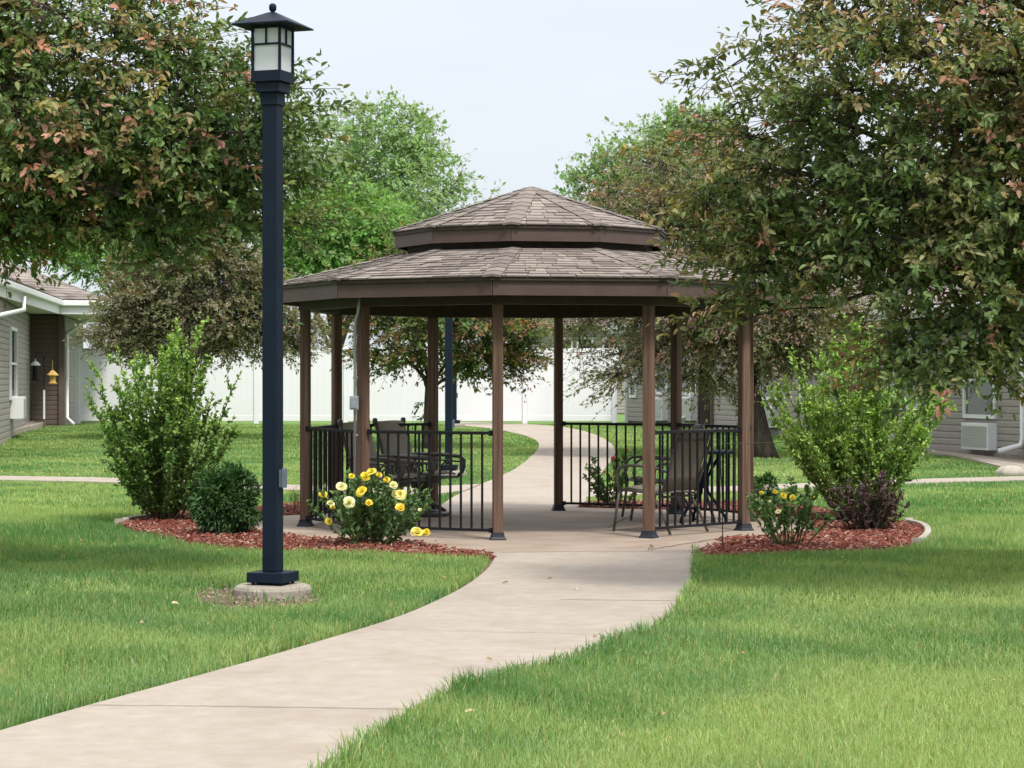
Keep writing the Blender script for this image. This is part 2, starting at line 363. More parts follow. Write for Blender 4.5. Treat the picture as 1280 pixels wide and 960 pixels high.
rng = np.random.default_rng(3)
def chips(name, poly, n, size, cols, z0=0.0):
    P = np.array([(p[0], p[1]) for p in poly]); lo, hi = P.min(0), P.max(0)
    q = rng.uniform(lo, hi, (n * 6, 2)); k = inside(poly, q[:, 0], q[:, 1]) & ~inside(slab_poly, q[:, 0], q[:, 1]) & ~inside(front_apron, q[:, 0], q[:, 1]) & ~inside(front_walk, q[:, 0], q[:, 1])
    q = q[k][:n]; n = len(q)
    ln = size * rng.uniform(0.4, 1.5, n); wd = ln * rng.uniform(0.15, 0.4, n); th = rng.uniform(0.004, 0.012, n)
    a = rng.uniform(0, 2 * np.pi, n); ti = rng.normal(0, 0.35, n)
    ax = np.stack([np.cos(a) * np.cos(ti), np.sin(a) * np.cos(ti), np.sin(ti)], 1); sd = np.stack([-np.sin(a), np.cos(a), rng.normal(0, .3, n)], 1)
    up = np.cross(ax, sd); up /= np.linalg.norm(up, axis=1)[:, None]
    c = np.stack([q[:, 0], q[:, 1], gz(q[:, 1]) + z0 + rng.uniform(0.0, 0.03, n)], 1)
    vs = []
    for sx, sy, sz in ((-1, -1, -1), (1, -1, -1), (1, 1, -1), (-1, 1, -1), (-.8, -.8, 1), (.8, -.8, 1), (.8, .8, 1), (-.8, .8, 1)):
        vs.append(c + ax * (sx * ln / 2)[:, None] + sd * (sy * wd / 2)[:, None] + up * (sz * th / 2)[:, None])
    v = np.stack(vs, 1).reshape(-1, 3)
    f = np.array([(4, 5, 6, 7), (0, 1, 5, 4), (1, 2, 6, 5), (2, 3, 7, 6), (3, 0, 4, 7)])
    f = (f[None] + (np.arange(n) * 8)[:, None, None]).reshape(-1, 4)
    ci = rng.integers(0, len(cols), n); cc = np.array(cols)[ci] * rng.uniform(0.7, 1.3, (n, 1))
    return np_obj(name, v, f, np.repeat(cc, 8, 0), M['mulch'])
MC = [(0.15, 0.044, 0.032), (0.19, 0.058, 0.042), (0.13, 0.038, 0.028), (0.1, 0.03, 0.023), (0.22, 0.088, 0.063), (0.165, 0.046, 0.034), (0.29, 0.19, 0.14), (0.15, 0.043, 0.032)]
for P, n in ((bed_left, 5200), (bed_right, 5200), (bed_back, 1500)):
    mb = MB(); mb.prism([(p[0], p[1], p[2]) for p in P], -0.06, 0.0 if P is not bed_back else -0.004)
    bed = obj('mulch_bed', mb, M['mulch_bed']); bed.location.z = -0.012; kind(bed, 'structure')
    kind(chips('mulch', P, int(n * 1.5), 0.044, MC), 'stuff')
mb = MB(); mb.prism([(p[0], p[1], p[2]) for p in soil_patch], -0.05, -0.014); kind(obj('bare_soil', mb, M['soil']), 'structure')
kind(chips('soil_crumbs', soil_patch, 350, 0.025, [(0.2, 0.15, 0.11), (0.14, 0.1, 0.075), (0.3, 0.24, 0.18)], -0.012), 'stuff')

# ------------------------------------------------------------------ grass
def vnoise(x, y, s, seed):
    r = np.random.default_rng(seed); o = np.zeros_like(x)
    for k in range(7):
        a = r.uniform(0, 2 * np.pi); f = s * r.uniform(0.6, 1.7); o += np.sin((x * np.cos(a) + y * np.sin(a)) * f + r.uniform(0, 6.28))
    return o / 2.6
NOGRASS = [[p + Vector((-.045, -.01, 0)) for p in W_L] + [p for p in W_R[::-1]], front_walk, slab_poly, front_apron, back_walk, cross_left, cross_right, KERB, SOILBED, STRIP]
BEDS = [bed_left, bed_right, bed_back]
LAMP = at(341, 744)
def grass_cols(x, y):
    n = len(x)
    a = np.clip(0.5 + 0.33 * vnoise(x, y, 1.1, 1) + 0.22 * vnoise(x, y, 4.5, 2) + rng.normal(0, .22, n), 0, 1)[:, None]
    side = np.clip((x - np.interp(y, [6, 12, 16, 20, 30], [-2.2, -.5, .6, .8, 0])) * .5, -1, 1)  # tree shade put into the blade colour: deeper green left of the walk
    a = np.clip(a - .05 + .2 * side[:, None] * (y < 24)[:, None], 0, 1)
    b_ = np.clip(.5 + .5 * vnoise(x, y, 2.2, 14), 0, 1)[:, None]
    c = (np.array((0.095, 0.205, 0.06)) * (1 - b_) + np.array((0.115, 0.23, 0.085)) * b_) * (1 - a) + np.array((0.305, 0.395, 0.145)) * a
    dry = rng.random(n) < 0.05
    c[dry] = np.array((0.42, 0.36, 0.17)) * rng.uniform(.7, 1.1, (dry.sum(), 1))
    return c * rng.uniform(0.75, 1.25, (n, 1))
def blades(x, y, h, w, lean, seg3):
    n = len(x); z = gz(y) - 0.03
    a = rng.uniform(0, 2 * np.pi, n); d = np.stack([np.cos(a), np.sin(a), np.zeros(n)], 1)
    b = rng.uniform(-.6, .6, n); s = np.stack([np.cos(b), np.sin(b), np.zeros(n)], 1) * (w / 2)[:, None]
    p = np.stack([x, y, z], 1); up = np.array((0, 0, 1.0))
    ll = (lean * h)[:, None]
    tip = p + up * h[:, None] * np.clip(1 - 0.35 * lean, .4, 1)[:, None] + d * ll
    if seg3:
        mid = p + up * (h * 0.6)[:, None] + d * ll * 0.35
        v = np.stack([p - s, p + s, mid + s * .8, mid - s * .8, tip], 1).reshape(-1, 3)
        f = np.array([(0, 1, 2), (0, 2, 3), (3, 2, 4)]); k = 5
    else:
        v = np.stack([p - s, p + s, tip], 1).reshape(-1, 3); f = np.array([(0, 1, 2)]); k = 3
    f = (f[None] + (np.arange(n) * k)[:, None, None]).reshape(-1, 3)
    return v, f, np.repeat(grass_cols(x, y), k, 0)
bands = [(6.3, 8.5, 7000, .0036, .05, 1), (8.5, 11, 5800, .0042, .05, 1), (11, 14.5, 3900, .0053, .05, 1), (14.5, 19, 2300, .0075, .048, 1), (19, 25, 1150, .011, .045, 0), (25, 34, 520, .024, .024, 0), (34, 46, 300, .035, .016, 0), (46, 60, 180, .05, .012, 0)]
gv, gf, gc, nb = [], [], [], 0
def put(v, f, c):
    global nb
    gv.append(v); gf.append(f + nb); gc.append(c); nb += len(v)
for y0, y1, den, w, h, s3 in bands:
    hw = y1 * 0.24 + 1.3; n = int(den * (y1 - y0) * 2 * hw)
    x = rng.uniform(-hw, hw, n); y = rng.uniform(y0, y1, n)
    k = np.abs(x) < y * 0.24 + 1.3
    for P in NOGRASS: k &= ~inside(P, x, y)
    for P in BEDS: k &= ~(inside(P, x, y))
    k &= ~(inside(soil_patch, x, y) & (rng.random(n) < 0.93))
    k &= ((x - LAMP.x) ** 2 + (y - LAMP.y) ** 2) > 0.235 ** 2
    x, y = x[k], y[k]; n = len(x)
    hh = h * rng.uniform(0.5, 1.4, n) * (1 + 0.3 * vnoise(x, y, 3.0, 9)) + 0.03
    put(*blades(x, y, hh, w * rng.uniform(.7, 1.3, n), np.abs(rng.normal(0.25, 0.3, n)), bool(s3)))
# ragged fringes along the edges of the walk
for line, n, hs, off in ((W_R, 5200, 0.11, 1), (W_L, 900, 0.06, -1)):
    P = np.array([(p.x, p.y) for p in line]); sg = np.linalg.norm(np.diff(P, axis=0), axis=1); cs = np.concatenate([[0], np.cumsum(sg)])
    t = rng.uniform(0, cs[-1], n); clump = vnoise(t, t * 0.37, 5.0, 21); t = t[(rng.random(n) < np.clip(0.45 + 0.5 * clump, 0.1, 1))]; n = len(t)
    x = np.interp(t, cs, P[:, 0]); y = np.interp(t, cs, P[:, 1])
    x = x + off * (np.abs(rng.normal(0.012, 0.03, n)) + (.03 if off < 0 else 0))
    k = y > 6.3; x, y, t = x[k], y[k], t[k]; n = len(x)
    hh = hs * rng.uniform(0.5, 1.3, n) + 0.02 * np.maximum(vnoise(t, t * .7, 9, 5), 0)
    put(*blades(x, y, hh, .006 * rng.uniform(.7, 1.3, n), np.abs(rng.normal(0.45, 0.35, n)), True))
# taller tufts against the lamp footing
n = 260; a = rng.uniform(0, 6.28, n); rr = rng.uniform(0.225, 0.27, n)
put(*blades(LAMP.x + rr * np.cos(a), LAMP.y + rr * np.sin(a), rng.uniform(.06, .14, n), np.full(n, .006), np.abs(rng.normal(.3, .2, n)), True))
for k3 in (3,):
    kind(np_obj('grass', np.concatenate(gv), np.concatenate(gf), np.concatenate(gc), M['grass']), 'stuff')

# ------------------------------------------------------------------ foliage builders
def unit(a): return a / np.maximum(np.linalg.norm(a, axis=-1, keepdims=True), 1e-9)
def leaf_mesh(p, ax, nrm, ln, wd, col, shape=6, fold=0.25):
    n = len(p); ax = unit(ax); sd = unit(np.cross(ax, nrm)); up = np.cross(sd, ax)
    ln = ln[:, None]; wd = wd[:, None]
    if shape == 6:
        v = np.stack([p, p + ax * ln * .3 + sd * wd * .46 + up * wd * fold, p + ax * ln * .68 + sd * wd * .4 + up * wd * fold * .7 - up * ln * .04, p + ax * ln - up * ln * .12,
                      p + ax * ln * .68 - sd * wd * .4 + up * wd * fold * .7 - up * ln * .04, p + ax * ln * .3 - sd * wd * .46 + up * wd * fold], 1).reshape(-1, 3)
        f = np.array([(0, 1, 2, 3), (0, 3, 4, 5)]); k = 6
    else:
        v = np.stack([p, p + ax * ln * .45 + sd * wd * .5, p + ax * ln, p + ax * ln * .45 - sd * wd * .5], 1).reshape(-1, 3)
        f = np.array([(0, 1, 2, 3)]); k = 4
    f = (f[None] + (np.arange(n) * k)[:, None, None]).reshape(-1, 4)
    return v, f, np.repeat(col, k, 0)
def pick(pal, wts, n, r, var=0.22):
    w = np.array(wts, float); ci = r.choice(len(pal), n, p=w / w.sum())
    return np.array(pal)[ci] * r.uniform(1 - var, 1 + var, (n, 1)) * r.uniform(.92, 1.08, (n, 3))
def bez(a, b, sag, r, k=6, jit=0.05):
    """a gently crooked branch from a to b"""
    d = b - a; ln = np.linalg.norm(d); t = np.linspace(0, 1, k)[:, None]
    m = a + d * 0.5 + np.array((0, 0, sag * ln)) + r.normal(0, jit * ln, 3)
    return (1 - t) ** 2 * a + 2 * t * (1 - t) * m + t * t * b
def tree(name, label, base, lobes, trunk_r, fork_h, seed, n_limb=7, n_sec=70, n_tip=1800, tw_len=0.38, per=34, leaf=(0.055, 0.03), pal=None, wts=None, tip_pal=None, tip_p=0.0, shape=6, mat='leaf', group=None, droop=0.25, spread=0.42, flat_=.4, extra_limbs=(), cat='tree', lean=(0, 0), suck=0):
    r = np.random.default_rng(seed); base = np.array(base, float)
    root = thing(name, label, cat, tuple(base), group=group)
    C = np.array([l[:3] for l in lobes], float); A = np.array([l[3:6] for l in lobes], float)
    W = np.array([a[0] * a[1] * a[2] for a in A]) ** 0.8; W /= W.sum()
    def samp(n, shell):
        i = r.choice(len(lobes), n, p=W); dd = unit(r.normal(0, 1, (n, 3))); q = r.random(n) ** (1 / 3)
        q = np.where(r.random(n) < shell, r.uniform(.75, 1.0, n), q)
        return C[i] + dd * A[i] * q[:, None]
    fork = base + np.array((lean[0], lean[1], fork_h))
    wood = MB(); nodes = []; nrad = []
    tr = bez(base + np.array((0, 0, -.1)), fork, 0, r, 8, 0.03)
    rad = np.linspace(trunk_r * 1.0, trunk_r * .72, 8); rad[0] *= 1.35; rad[1] *= 1.12
    wood.tube(tr, list(rad), 10); nodes += list(tr[4:]); nrad += [trunk_r * .6] * 4
    ctr = (C * W[:, None]).sum(0)
    cand = samp(400, .3); lim = [cand[0]]
    for _ in range(n_limb - 1):
        dd = np.min([np.linalg.norm(cand - q, axis=1) for q in lim], axis=0); lim.append(cand[np.argmax(dd)])
    paths = [bez(tr[r.integers(5, 8)], fork + (q - fork) * .8, 0.12, r, 9, 0.05) for q in lim]
    paths += [np.array(smooth_line([Vector(x) for x in e_], 1)) for e_ in extra_limbs]
    for pth in paths:
        k = len(pth); rr = np.linspace(trunk_r * .42, min(trunk_r * .06, .009), k); wood.tube(pth, list(rr), 7)
        nodes += list(pth[2:]); nrad += list(rr[2:])
    sec = samp(n_sec, .45); order = np.argsort(np.linalg.norm(sec - fork, axis=1)); sec = sec[order]
    for q in sec:
        nn = np.array(nodes); j = np.argmin(np.linalg.norm(nn - q, axis=1) + 0.35 * np.maximum(nn[:, 2] - q[2], 0))
        if np.linalg.norm(nn[j] - q) < 0.05: continue
        pth = bez(nn[j], q, 0.1, r, 6, 0.07); r0 = min(nrad[j] * .7, trunk_r * .25); rr = np.linspace(r0, max(r0 * .35, .005), 6)
        wood.tube(pth, list(rr), 5); nodes += list(pth[2:]); nrad += list(rr[2:])
    # leafy twigs, gathered in sprays round the ends of the secondary branches
    i = r.integers(0, len(sec), n_tip); tips = sec[i] + r.normal(0, spread, (n_tip, 3)) * np.array((1, 1, flat_))
    m = n_tip // 6; pc = sec[i].copy(); pc[:m] = ctr; tips[:m] = samp(m, .85)
    inl = np.min(np.stack([(((tips - C[k]) / A[k]) ** 2).sum(1) for k in range(len(C))]), 0)
    pc = pc[inl < 1.25]; tips = tips[inl < 1.25]; n_tip = len(tips)
    nn = np.array(nodes); J = np.array([np.argmin(((nn - q) ** 2).sum(1)) for q in tips]); nb_ = nn[J]
    outd = unit(unit((tips - pc) * np.array((1, 1, .5))) + .5 * unit(tips - ctr) + .3 * unit(tips - nb_) + r.normal(0, .22, (n_tip, 3)) + np.array((0, 0, .12)))
    tl = tw_len * r.uniform(.6, 1.5, n_tip)
    end = tips + outd * tl[:, None] + np.array((0, 0, -1.0)) * (tl * droop * r.uniform(0, 1, n_tip))[:, None]
    twr = 0.0032 if shape == 6 else 0.0045
    for q in range(n_tip):
        wood.tube([nb_[q], tips[q], end[q]], [twr * 1.8, twr, twr * .5], 3, cap=False)
    obj('trunk', wood, M['bark'], root, smooth=True)
    T = np.repeat(np.arange(n_tip), per); n = len(T); t = r.uniform(-.55, 1.0, n)
    tt = t[:, None]
    p = np.where(tt > 0, tips[T] + (end[T] - tips[T]) * tt, tips[T] + (nb_[T] - tips[T]) * np.minimum(-tt * 1.0, np.minimum(.9, tl[T][:, None] / np.maximum(np.linalg.norm(nb_[T] - tips[T], axis=1, keepdims=True), .05))))
    p = p + r.normal(0, leaf[0] * .25, (n, 3))
    tdir = outd[T]; s1 = unit(np.cross(tdir, unit(r.normal(0, .3, (n_tip, 3)) + np.array((0, 0, 1.0)))[T])); s2 = np.cross(s1, tdir)
    az = (np.arange(n) % per) * 2.4 + r.normal(0, .35, n)
    ax = unit(tdir * (.55 + .35 * np.maximum(tt, 0)) + (s1 * np.cos(az)[:, None] + s2 * np.sin(az)[:, None]) * .75 + r.normal(0, .22, (n, 3)) + np.array((0, 0, -.08 - droop * .5)))
    nr = unit(np.array((0, 0, .9)) + r.normal(0, .42, (n, 3)) + .75 * unit(p - ctr))
    ln = leaf[0] * r.uniform(.6, 1.3, n); wd = leaf[1] * ln / leaf[0] * r.uniform(.8, 1.2, n)
    # every shoot has one tint; young shoots near the outside and the top flush bronze or red
    tcol = pick(pal, wts, n_tip, r, .18); col = tcol[T] * .75 + pick(pal, wts, n, r, .15) * .25
    if tip_pal is not None:
        lo_, hi_ = tips[:, 2].min(), tips[:, 2].max(); hh = (tips[:, 2] - lo_) / (hi_ - lo_)
        od = np.min(np.stack([(((tips - C[k]) / A[k]) ** 2).sum(1) for k in range(len(C))]), 0)
        patch = vnoise(tips[:, 0] + .7 * tips[:, 2], tips[:, 1] - .6 * tips[:, 2], 2.3, seed)
        pr = np.clip(tip_p * (.35 + 1.1 * hh) * (.5 + .8 * od) * (1 + .75 * patch), 0, .95); red = r.random(n_tip) < pr
        rc_ = pick(tip_pal, [1] * len(tip_pal), n_tip, r, .15)[T]
        w_ = (red[T] * np.clip((t - r.uniform(-.5, .5, n)) * 2.2, 0, 1))[:, None]; col = col * (1 - w_) + rc_ * w_
    col = col * r.uniform(.85, 1.15, (n, 1))
    v, f, c = leaf_mesh(p, ax, nr, ln, wd, col, shape)
    np_obj('crown', v, f, c, M[mat], root)
    return root

# ------------------------------------------------------------------ near crab apple trees
def px_lobe(cx, cy, rx, ry, Y, dY=0.0, rd=None):
    p = pt(cx, cy, Y + dY); s = (Y + dY) / FPX
    return (p.x, p.y, p.z, rx * s, (rd if rd else (rx + ry) / 2 * s), ry * s)
PAL_CRAB = [(0.1, 0.175, 0.055), (0.12, 0.195, 0.06), (0.15, 0.205, 0.062), (0.185, 0.21, 0.068), (0.095, 0.16, 0.06)]
PAL_OLIVE = [(0.125, 0.185, 0.06), (0.165, 0.19, 0.066), (0.205, 0.19, 0.075), (0.105, 0.17, 0.058)]
W_CRAB = [3, 3, 3, 1.6, 1.5]
RED = [(0.27, 0.2, 0.085), (0.3, 0.19, 0.105), (0.26, 0.215, 0.075), (0.38, 0.19, 0.13), (0.29, 0.24, 0.09), (0.42, 0.21, 0.16), (0.26, 0.195, 0.075)]
YL = 16.2
tree('crab_apple_tree', 'large crab apple tree behind the tall lamp post, its crown filling the upper left', (-5.3, YL + .3, 0),
     [px_lobe(10, 110, 260, 190, YL), px_lobe(-240, 80, 270, 230, YL, .8), px_lobe(200, 170, 160, 130, YL), px_lobe(300, 225, 95, 75, YL, -.2), px_lobe(60, 240, 170, 80, YL, .3), px_lobe(335, 150, 55, 62, YL, .3), px_lobe(-420, 160, 180, 150, YL, .5), px_lobe(385, 285, 32, 28, YL, -.1), px_lobe(180, 300, 110, 32, YL, -.2), px_lobe(310, 330, 34, 46, YL, .2), px_lobe(-60, -150, 220, 140, YL, .5)],
     0.16, 2.45, 11, n_limb=9, n_sec=230, n_tip=5600, per=25, leaf=(0.062, 0.03), pal=PAL_CRAB, wts=W_CRAB, tip_pal=RED, tip_p=0.42, spread=.28, droop=.12, flat_=.3, group='crab apple trees at the front',
     extra_limbs=[[(-5.2, YL + .2, 2.4), pt(-80, 190, YL - .2), pt(20, 207, YL - .4), pt(120, 232, YL - .6), pt(195, 262, YL - .7)], [(-5.2, YL + .3, 2.4), pt(-50, 150, YL), pt(110, 120, YL - .3), pt(210, 150, YL - .5), pt(260, 165, YL - .6)]])
YR = 15.0
tree('crab_apple_tree', 'large crab apple tree overhanging the gazebo roof, its leafy crown filling the upper right', (4.75, YR + .6, 0),
     [px_lobe(1175, 120, 215, 180, YR), px_lobe(1000, 215, 140, 110, YR, .2), px_lobe(950, 325, 75, 62, YR, .1), px_lobe(1195, 305, 165, 95, YR, -.2), px_lobe(1215, 405, 105, 55, YR, -.1), px_lobe(1450, 200, 280, 260, YR, .7), px_lobe(1165, 445, 75, 42, YR, -.3), px_lobe(1250, 440, 60, 42, YR, -.1), px_lobe(888, 85, 16, 52, YR, .2), px_lobe(915, 165, 40, 40, YR, .2), px_lobe(1080, 20, 80, 55, YR, .3), px_lobe(915, 395, 28, 30, YR, 0), px_lobe(1015, 345, 60, 30, YR, .3), px_lobe(1350, -120, 230, 160, YR, .6), px_lobe(1650, 260, 140, 130, YR, .8)],
     0.16, 2.25, 23, n_limb=9, n_sec=230, n_tip=5600, per=25, leaf=(0.061, 0.029), pal=PAL_OLIVE, wts=[3, 3, 2.2, 2], tip_pal=RED, tip_p=0.62, spread=.27, droop=.12, flat_=.3, group='crab apple trees at the front',
     extra_limbs=[[(4.7, YR + .5, 2.3), pt(1420, 120, YR), pt(1300, 95, YR - .2), pt(1180, 75, YR - .3), pt(1090, 60, YR - .3), pt(1060, 20, YR - .3)], [(4.7, YR + .5, 2.3), pt(1400, 290, YR), pt(1250, 262, YR - .3), pt(1090, 232, YR - .4), pt(960, 210, YR - .2)]])

# ------------------------------------------------------------------ trees behind the gazebo
PAL_BRN = [(0.24, 0.23, 0.135), (0.275, 0.24, 0.16), (0.215, 0.235, 0.125), (0.3, 0.245, 0.19), (0.19, 0.23, 0.115)]
PAL_MID = [(0.1, 0.18, 0.055), (0.135, 0.2, 0.065), (0.175, 0.2, 0.07)]
YA = 50.0
b = at(236, 548)
tree('brown_leaved_tree', 'bushy olive brown tree in front of the white fence, behind the big upright shrub', (b.x, b.y, b.z),
     [px_lobe(238, 345, 92, 85, b.y), px_lobe(172, 395, 48, 42, b.y), px_lobe(300, 380, 60, 60, b.y), px_lobe(250, 270, 70, 50, b.y), px_lobe(340, 400, 40, 45, b.y), px_lobe(375, 420, 35, 30, b.y), px_lobe(225, 415, 110, 35, b.y)],
     .11, 1.5, 31, n_limb=7, n_sec=150, n_tip=5000, per=20, leaf=(.085, .04), pal=PAL_BRN, wts=[3, 3, 2, 2, 2], shape=4, mat='leaf_far', tw_len=.4, spread=.4, droop=.3)
b = at(957, 571)
tree('brown_leaved_tree', 'tall olive brown tree with thick bare trunk right behind the gazebo', (b.x, b.y, b.z),
     [px_lobe(855, 330, 110, 110, b.y), px_lobe(780, 400, 75, 65, b.y), px_lobe(930, 400, 85, 75, b.y), px_lobe(760, 465, 45, 45, b.y), px_lobe(728, 395, 42, 28, b.y, -.4), px_lobe(880, 450, 80, 45, b.y), px_lobe(815, 250, 75, 60, b.y), px_lobe(750, 300, 45, 60, b.y), px_lobe(900, 230, 80, 70, b.y), px_lobe(1010, 380, 90, 80, b.y), px_lobe(1050, 400, 70, 50, b.y, .6), px_lobe(1000, 430, 60, 40, b.y, .4), px_lobe(960, 280, 90, 80, b.y)],
     .21, 2.1, 37, n_limb=8, n_sec=160, n_tip=5400, per=19, leaf=(.08, .038), pal=PAL_BRN, wts=[2, 2, 3, 1.5, 3], tip_pal=[(.36, .2, .18), (.32, .2, .16)], tip_p=.35, shape=4, mat='leaf_far', tw_len=.4, spread=.42, droop=.35, lean=(-.5, 0))
b = at(536, 560)
tree('crab_apple_tree', 'small round green tree seen through the gazebo, its lowest leaves against the white fence', (b.x, b.y, b.z),
     [px_lobe(560, 400, 105, 62, b.y), px_lobe(480, 420, 50, 45, b.y), px_lobe(640, 420, 50, 45, b.y), px_lobe(540, 345, 80, 50, b.y), px_lobe(455, 370, 45, 35, b.y), px_lobe(530, 500, 11, 28, b.y), px_lobe(610, 455, 40, 20, b.y)],
     .09, 1.35, 41, n_limb=7, n_sec=100, n_tip=2500, per=18, leaf=(.09, .045), pal=PAL_MID, wts=[3, 2, 2], tip_pal=[(.33, .17, .1), (.28, .19, .08)], tip_p=.45, shape=4, mat='leaf_far', tw_len=.34, spread=.36, droop=.3)
PAL_FG = [(0.23, 0.34, 0.16), (0.27, 0.38, 0.19), (0.19, 0.29, 0.13)]
PAL_BG = [(0.19, 0.34, 0.1), (0.23, 0.39, 0.125), (0.155, 0.285, 0.08)]
def far_tree(label, cx, Y, lobes, pal, seed, tip=1300, per=16, leaf=.2, r=.25, sec=90, spread=.8, sh=4.5, suck=0):
    X = (cx - 640) * Y / FPX
    return tree('broadleaf_tree', label, (X, Y, .3), [px_lobe(*l, Y) for l in lobes], r, sh, seed, n_limb=9, n_sec=sec, n_tip=tip, per=per, leaf=(leaf, leaf * .55), pal=pal, wts=[1] * len(pal), shape=4, mat='leaf_far', tw_len=.6, spread=spread, droop=.15, group='tall trees beyond the fence')
far_tree('tall pale green tree with open rounded crown beyond the fence, left of the roof peak', 455, 95, [(450, 200, 85, 75), (500, 180, 50, 50), (405, 240, 55, 60), (440, 270, 70, 40), (515, 240, 40, 45)], PAL_FG, 51, tip=1700, per=17, leaf=.22)
far_tree('thin half bare tree touching the left slope of the gazebo roof', 530, 90, [(540, 240, 45, 55), (580, 255, 45, 25), (515, 285, 50, 30)], PAL_FG, 52, tip=420, per=13, sec=60, leaf=.2, r=.14)
far_tree('bright green bushy tree between the lamp post and the gazebo roof', 420, 78, [(400, 300, 65, 60), (450, 290, 50, 60), (370, 320, 45, 55), (480, 310, 45, 50)], PAL_BG, 53, tip=1700, per=18, leaf=.17, sh=2.5)
far_tree('tall pale green tree beyond the fence, rising behind the right roof slope', 825, 95, [(820, 220, 85, 65), (870, 180, 55, 48), (760, 230, 50, 45), (900, 250, 70, 70)], PAL_FG, 54, tip=1700, per=17, leaf=.22)
far_tree('green tree behind the roof corner of the house with two bird feeders', 180, 82, [(180, 330, 60, 35), (120, 300, 60, 55), (240, 300, 60, 50)], PAL_BG, 55, tip=1000, per=16, leaf=.17, sh=2.5)
far_tree('green tree almost hidden by the overhanging crab apple, behind the right siding house', 1130, 85, [(1130, 300, 120, 80), (1230, 260, 90, 90), (1040, 320, 60, 60)], PAL_FG, 56, tip=1000, per=16, leaf=.2)
far_tree('green tree behind the front crab apple, standing past the house with two bird feeders', 20, 84, [(20, 240, 110, 90), (-90, 280, 90, 80), (90, 270, 70, 60)], PAL_BG, 57, tip=1100, per=16, leaf=.18, sh=3)

# ------------------------------------------------------------------ shrubs and roses
def stem_shrub(name, label, base, H, Wd, nstem, seed, pal, wts, leaf, per_m, tilt=0.85, cat='shrub', tip_pal=None, first=0.22, side=5, upper=1.0, shape=6, leg=None, lean=(0, 0), mat='leaf', stem_r=.011, dome=1.0, flush=0.0):
    r = np.random.default_rng(seed); base = np.array(base, float)
    root = thing(name, label, cat, tuple(base)); wood = MB()
    P, AX, TT = [], [], []
    for s in range(nstem):
        a = r.uniform(0, 2 * np.pi); u = r.random() ** .9; th = u * tilt
        d0 = np.array((math.cos(a) * math.sin(th), math.sin(a) * math.sin(th), math.cos(th)))
        ln = H * (1 - (1 - Wd / H) * u ** 1.5 * dome) * r.uniform(.62, 1.03)
        b0 = base + np.array((math.cos(a), math.sin(a), 0)) * r.uniform(.02, .1) * (1 + u)
        k = 9; t = np.linspace(0, 1, k); pts = b0 + d0 * (t * ln)[:, None] + np.array((lean[0], lean[1], 0)) * (t * ln)[:, None]
        bend = np.array((0, 0, 1)) * (t ** 2 * ln * .2 * u)[:, None]; wob = np.cumsum(r.normal(0, .012 * ln, (k, 3)), 0); wob[0] = 0
        pts = pts + bend + wob
        wood.tube(pts, list(np.linspace(stem_r, stem_r * .25, k)), 4, cap=False)
        segs = [(pts, first)]
        for q in range(side):
            j = r.integers(3, k - 1); dd = unit(unit(pts[min(j + 1, k - 1)] - pts[j]) + r.normal(0, .55, 3) + np.array((0, 0, .25)))
            sl = ln * r.uniform(.08, .2); sp = pts[j] + dd * (np.linspace(0, 1, 4) * sl)[:, None]
            wood.tube(sp, [stem_r * .35, stem_r * .3, stem_r * .2, stem_r * .12], 3, cap=False); segs.append((sp, .1))
        for sp, f0 in segs:
            dl = np.linalg.norm(np.diff(sp, axis=0), axis=1); cs = np.concatenate([[0], np.cumsum(dl)]); n = max(3, int(cs[-1] * (1 - f0) * per_m))
            tt = np.sort(r.uniform(f0, 1, n)) * cs[-1]
            q = np.stack([np.interp(tt, cs, sp[:, i]) for i in range(3)], 1); dirr = unit(sp[-1] - sp[0])
            P.append(q); AX.append(np.repeat(dirr[None], n, 0)); TT.append(tt / cs[-1])
    obj('stem', wood, M['stem'] if mat == 'leaf' else M['cane'], root, smooth=True)
    P = np.concatenate(P); AX = np.concatenate(AX); TT = np.concatenate(TT); n = len(P)
    ax = unit(AX * .45 + r.normal(0, .6, (n, 3)) + np.array((0, 0, .12))); nr = unit(np.array((0, 0, 1.0)) + r.normal(0, .6, (n, 3)))
    ln = leaf[0] * r.uniform(.55, 1.25, n) * np.clip(1.15 - .35 * TT, .6, 1.2); col = pick(pal, wts, n, r)
    hgt = np.clip((P[:, 2] - base[2]) / H, 0, 1)
    if tip_pal is not None:
        k = (TT > r.uniform(.45 - flush, 1.1 - flush, n)) & (hgt > r.uniform(.3 - flush * .5, .9 - flush, n)); col[k] = pick(tip_pal, [1] * len(tip_pal), int(k.sum()), r)
    v, f, c = leaf_mesh(P, ax, nr, ln, leaf[1] * ln / leaf[0], col, shape)
    np_obj('foliage', v, f, c, M['leaf'], root)
    return root
PAL_BUSH = [(0.125, 0.23, 0.06), (0.155, 0.27, 0.07), (0.105, 0.195, 0.055)]
LIME = [(0.28, 0.43, 0.09), (0.24, 0.385, 0.09), (0.32, 0.46, 0.11)]
b = at(205, 651)
stem_shrub('upright_shrub', 'tall fan shaped green shrub at the left end of the red mulch bed', (b.x, b.y, 0), 2.1, .96, 74, 61, PAL_BUSH, [1, 1, 1], (.056, .031), 100, tilt=.84, tip_pal=LIME, side=10, lean=(.05, 0), first=.13, flush=.15)
b = at(1072, 652)
stem_shrub('upright_shrub', 'broad bright green shrub behind the dark purple shrub, close to the taupe house', (b.x, b.y, 0), 2.06, 1.18, 76, 67, [(0.19, 0.31, 0.085), (0.24, 0.36, 0.1), (0.16, 0.27, 0.075)], [1, 1, 1], (.054, .028), 105, tilt=.85, tip_pal=LIME, side=11, lean=(-.03, 0), first=.12, flush=.45)
b = at(1085, 664)
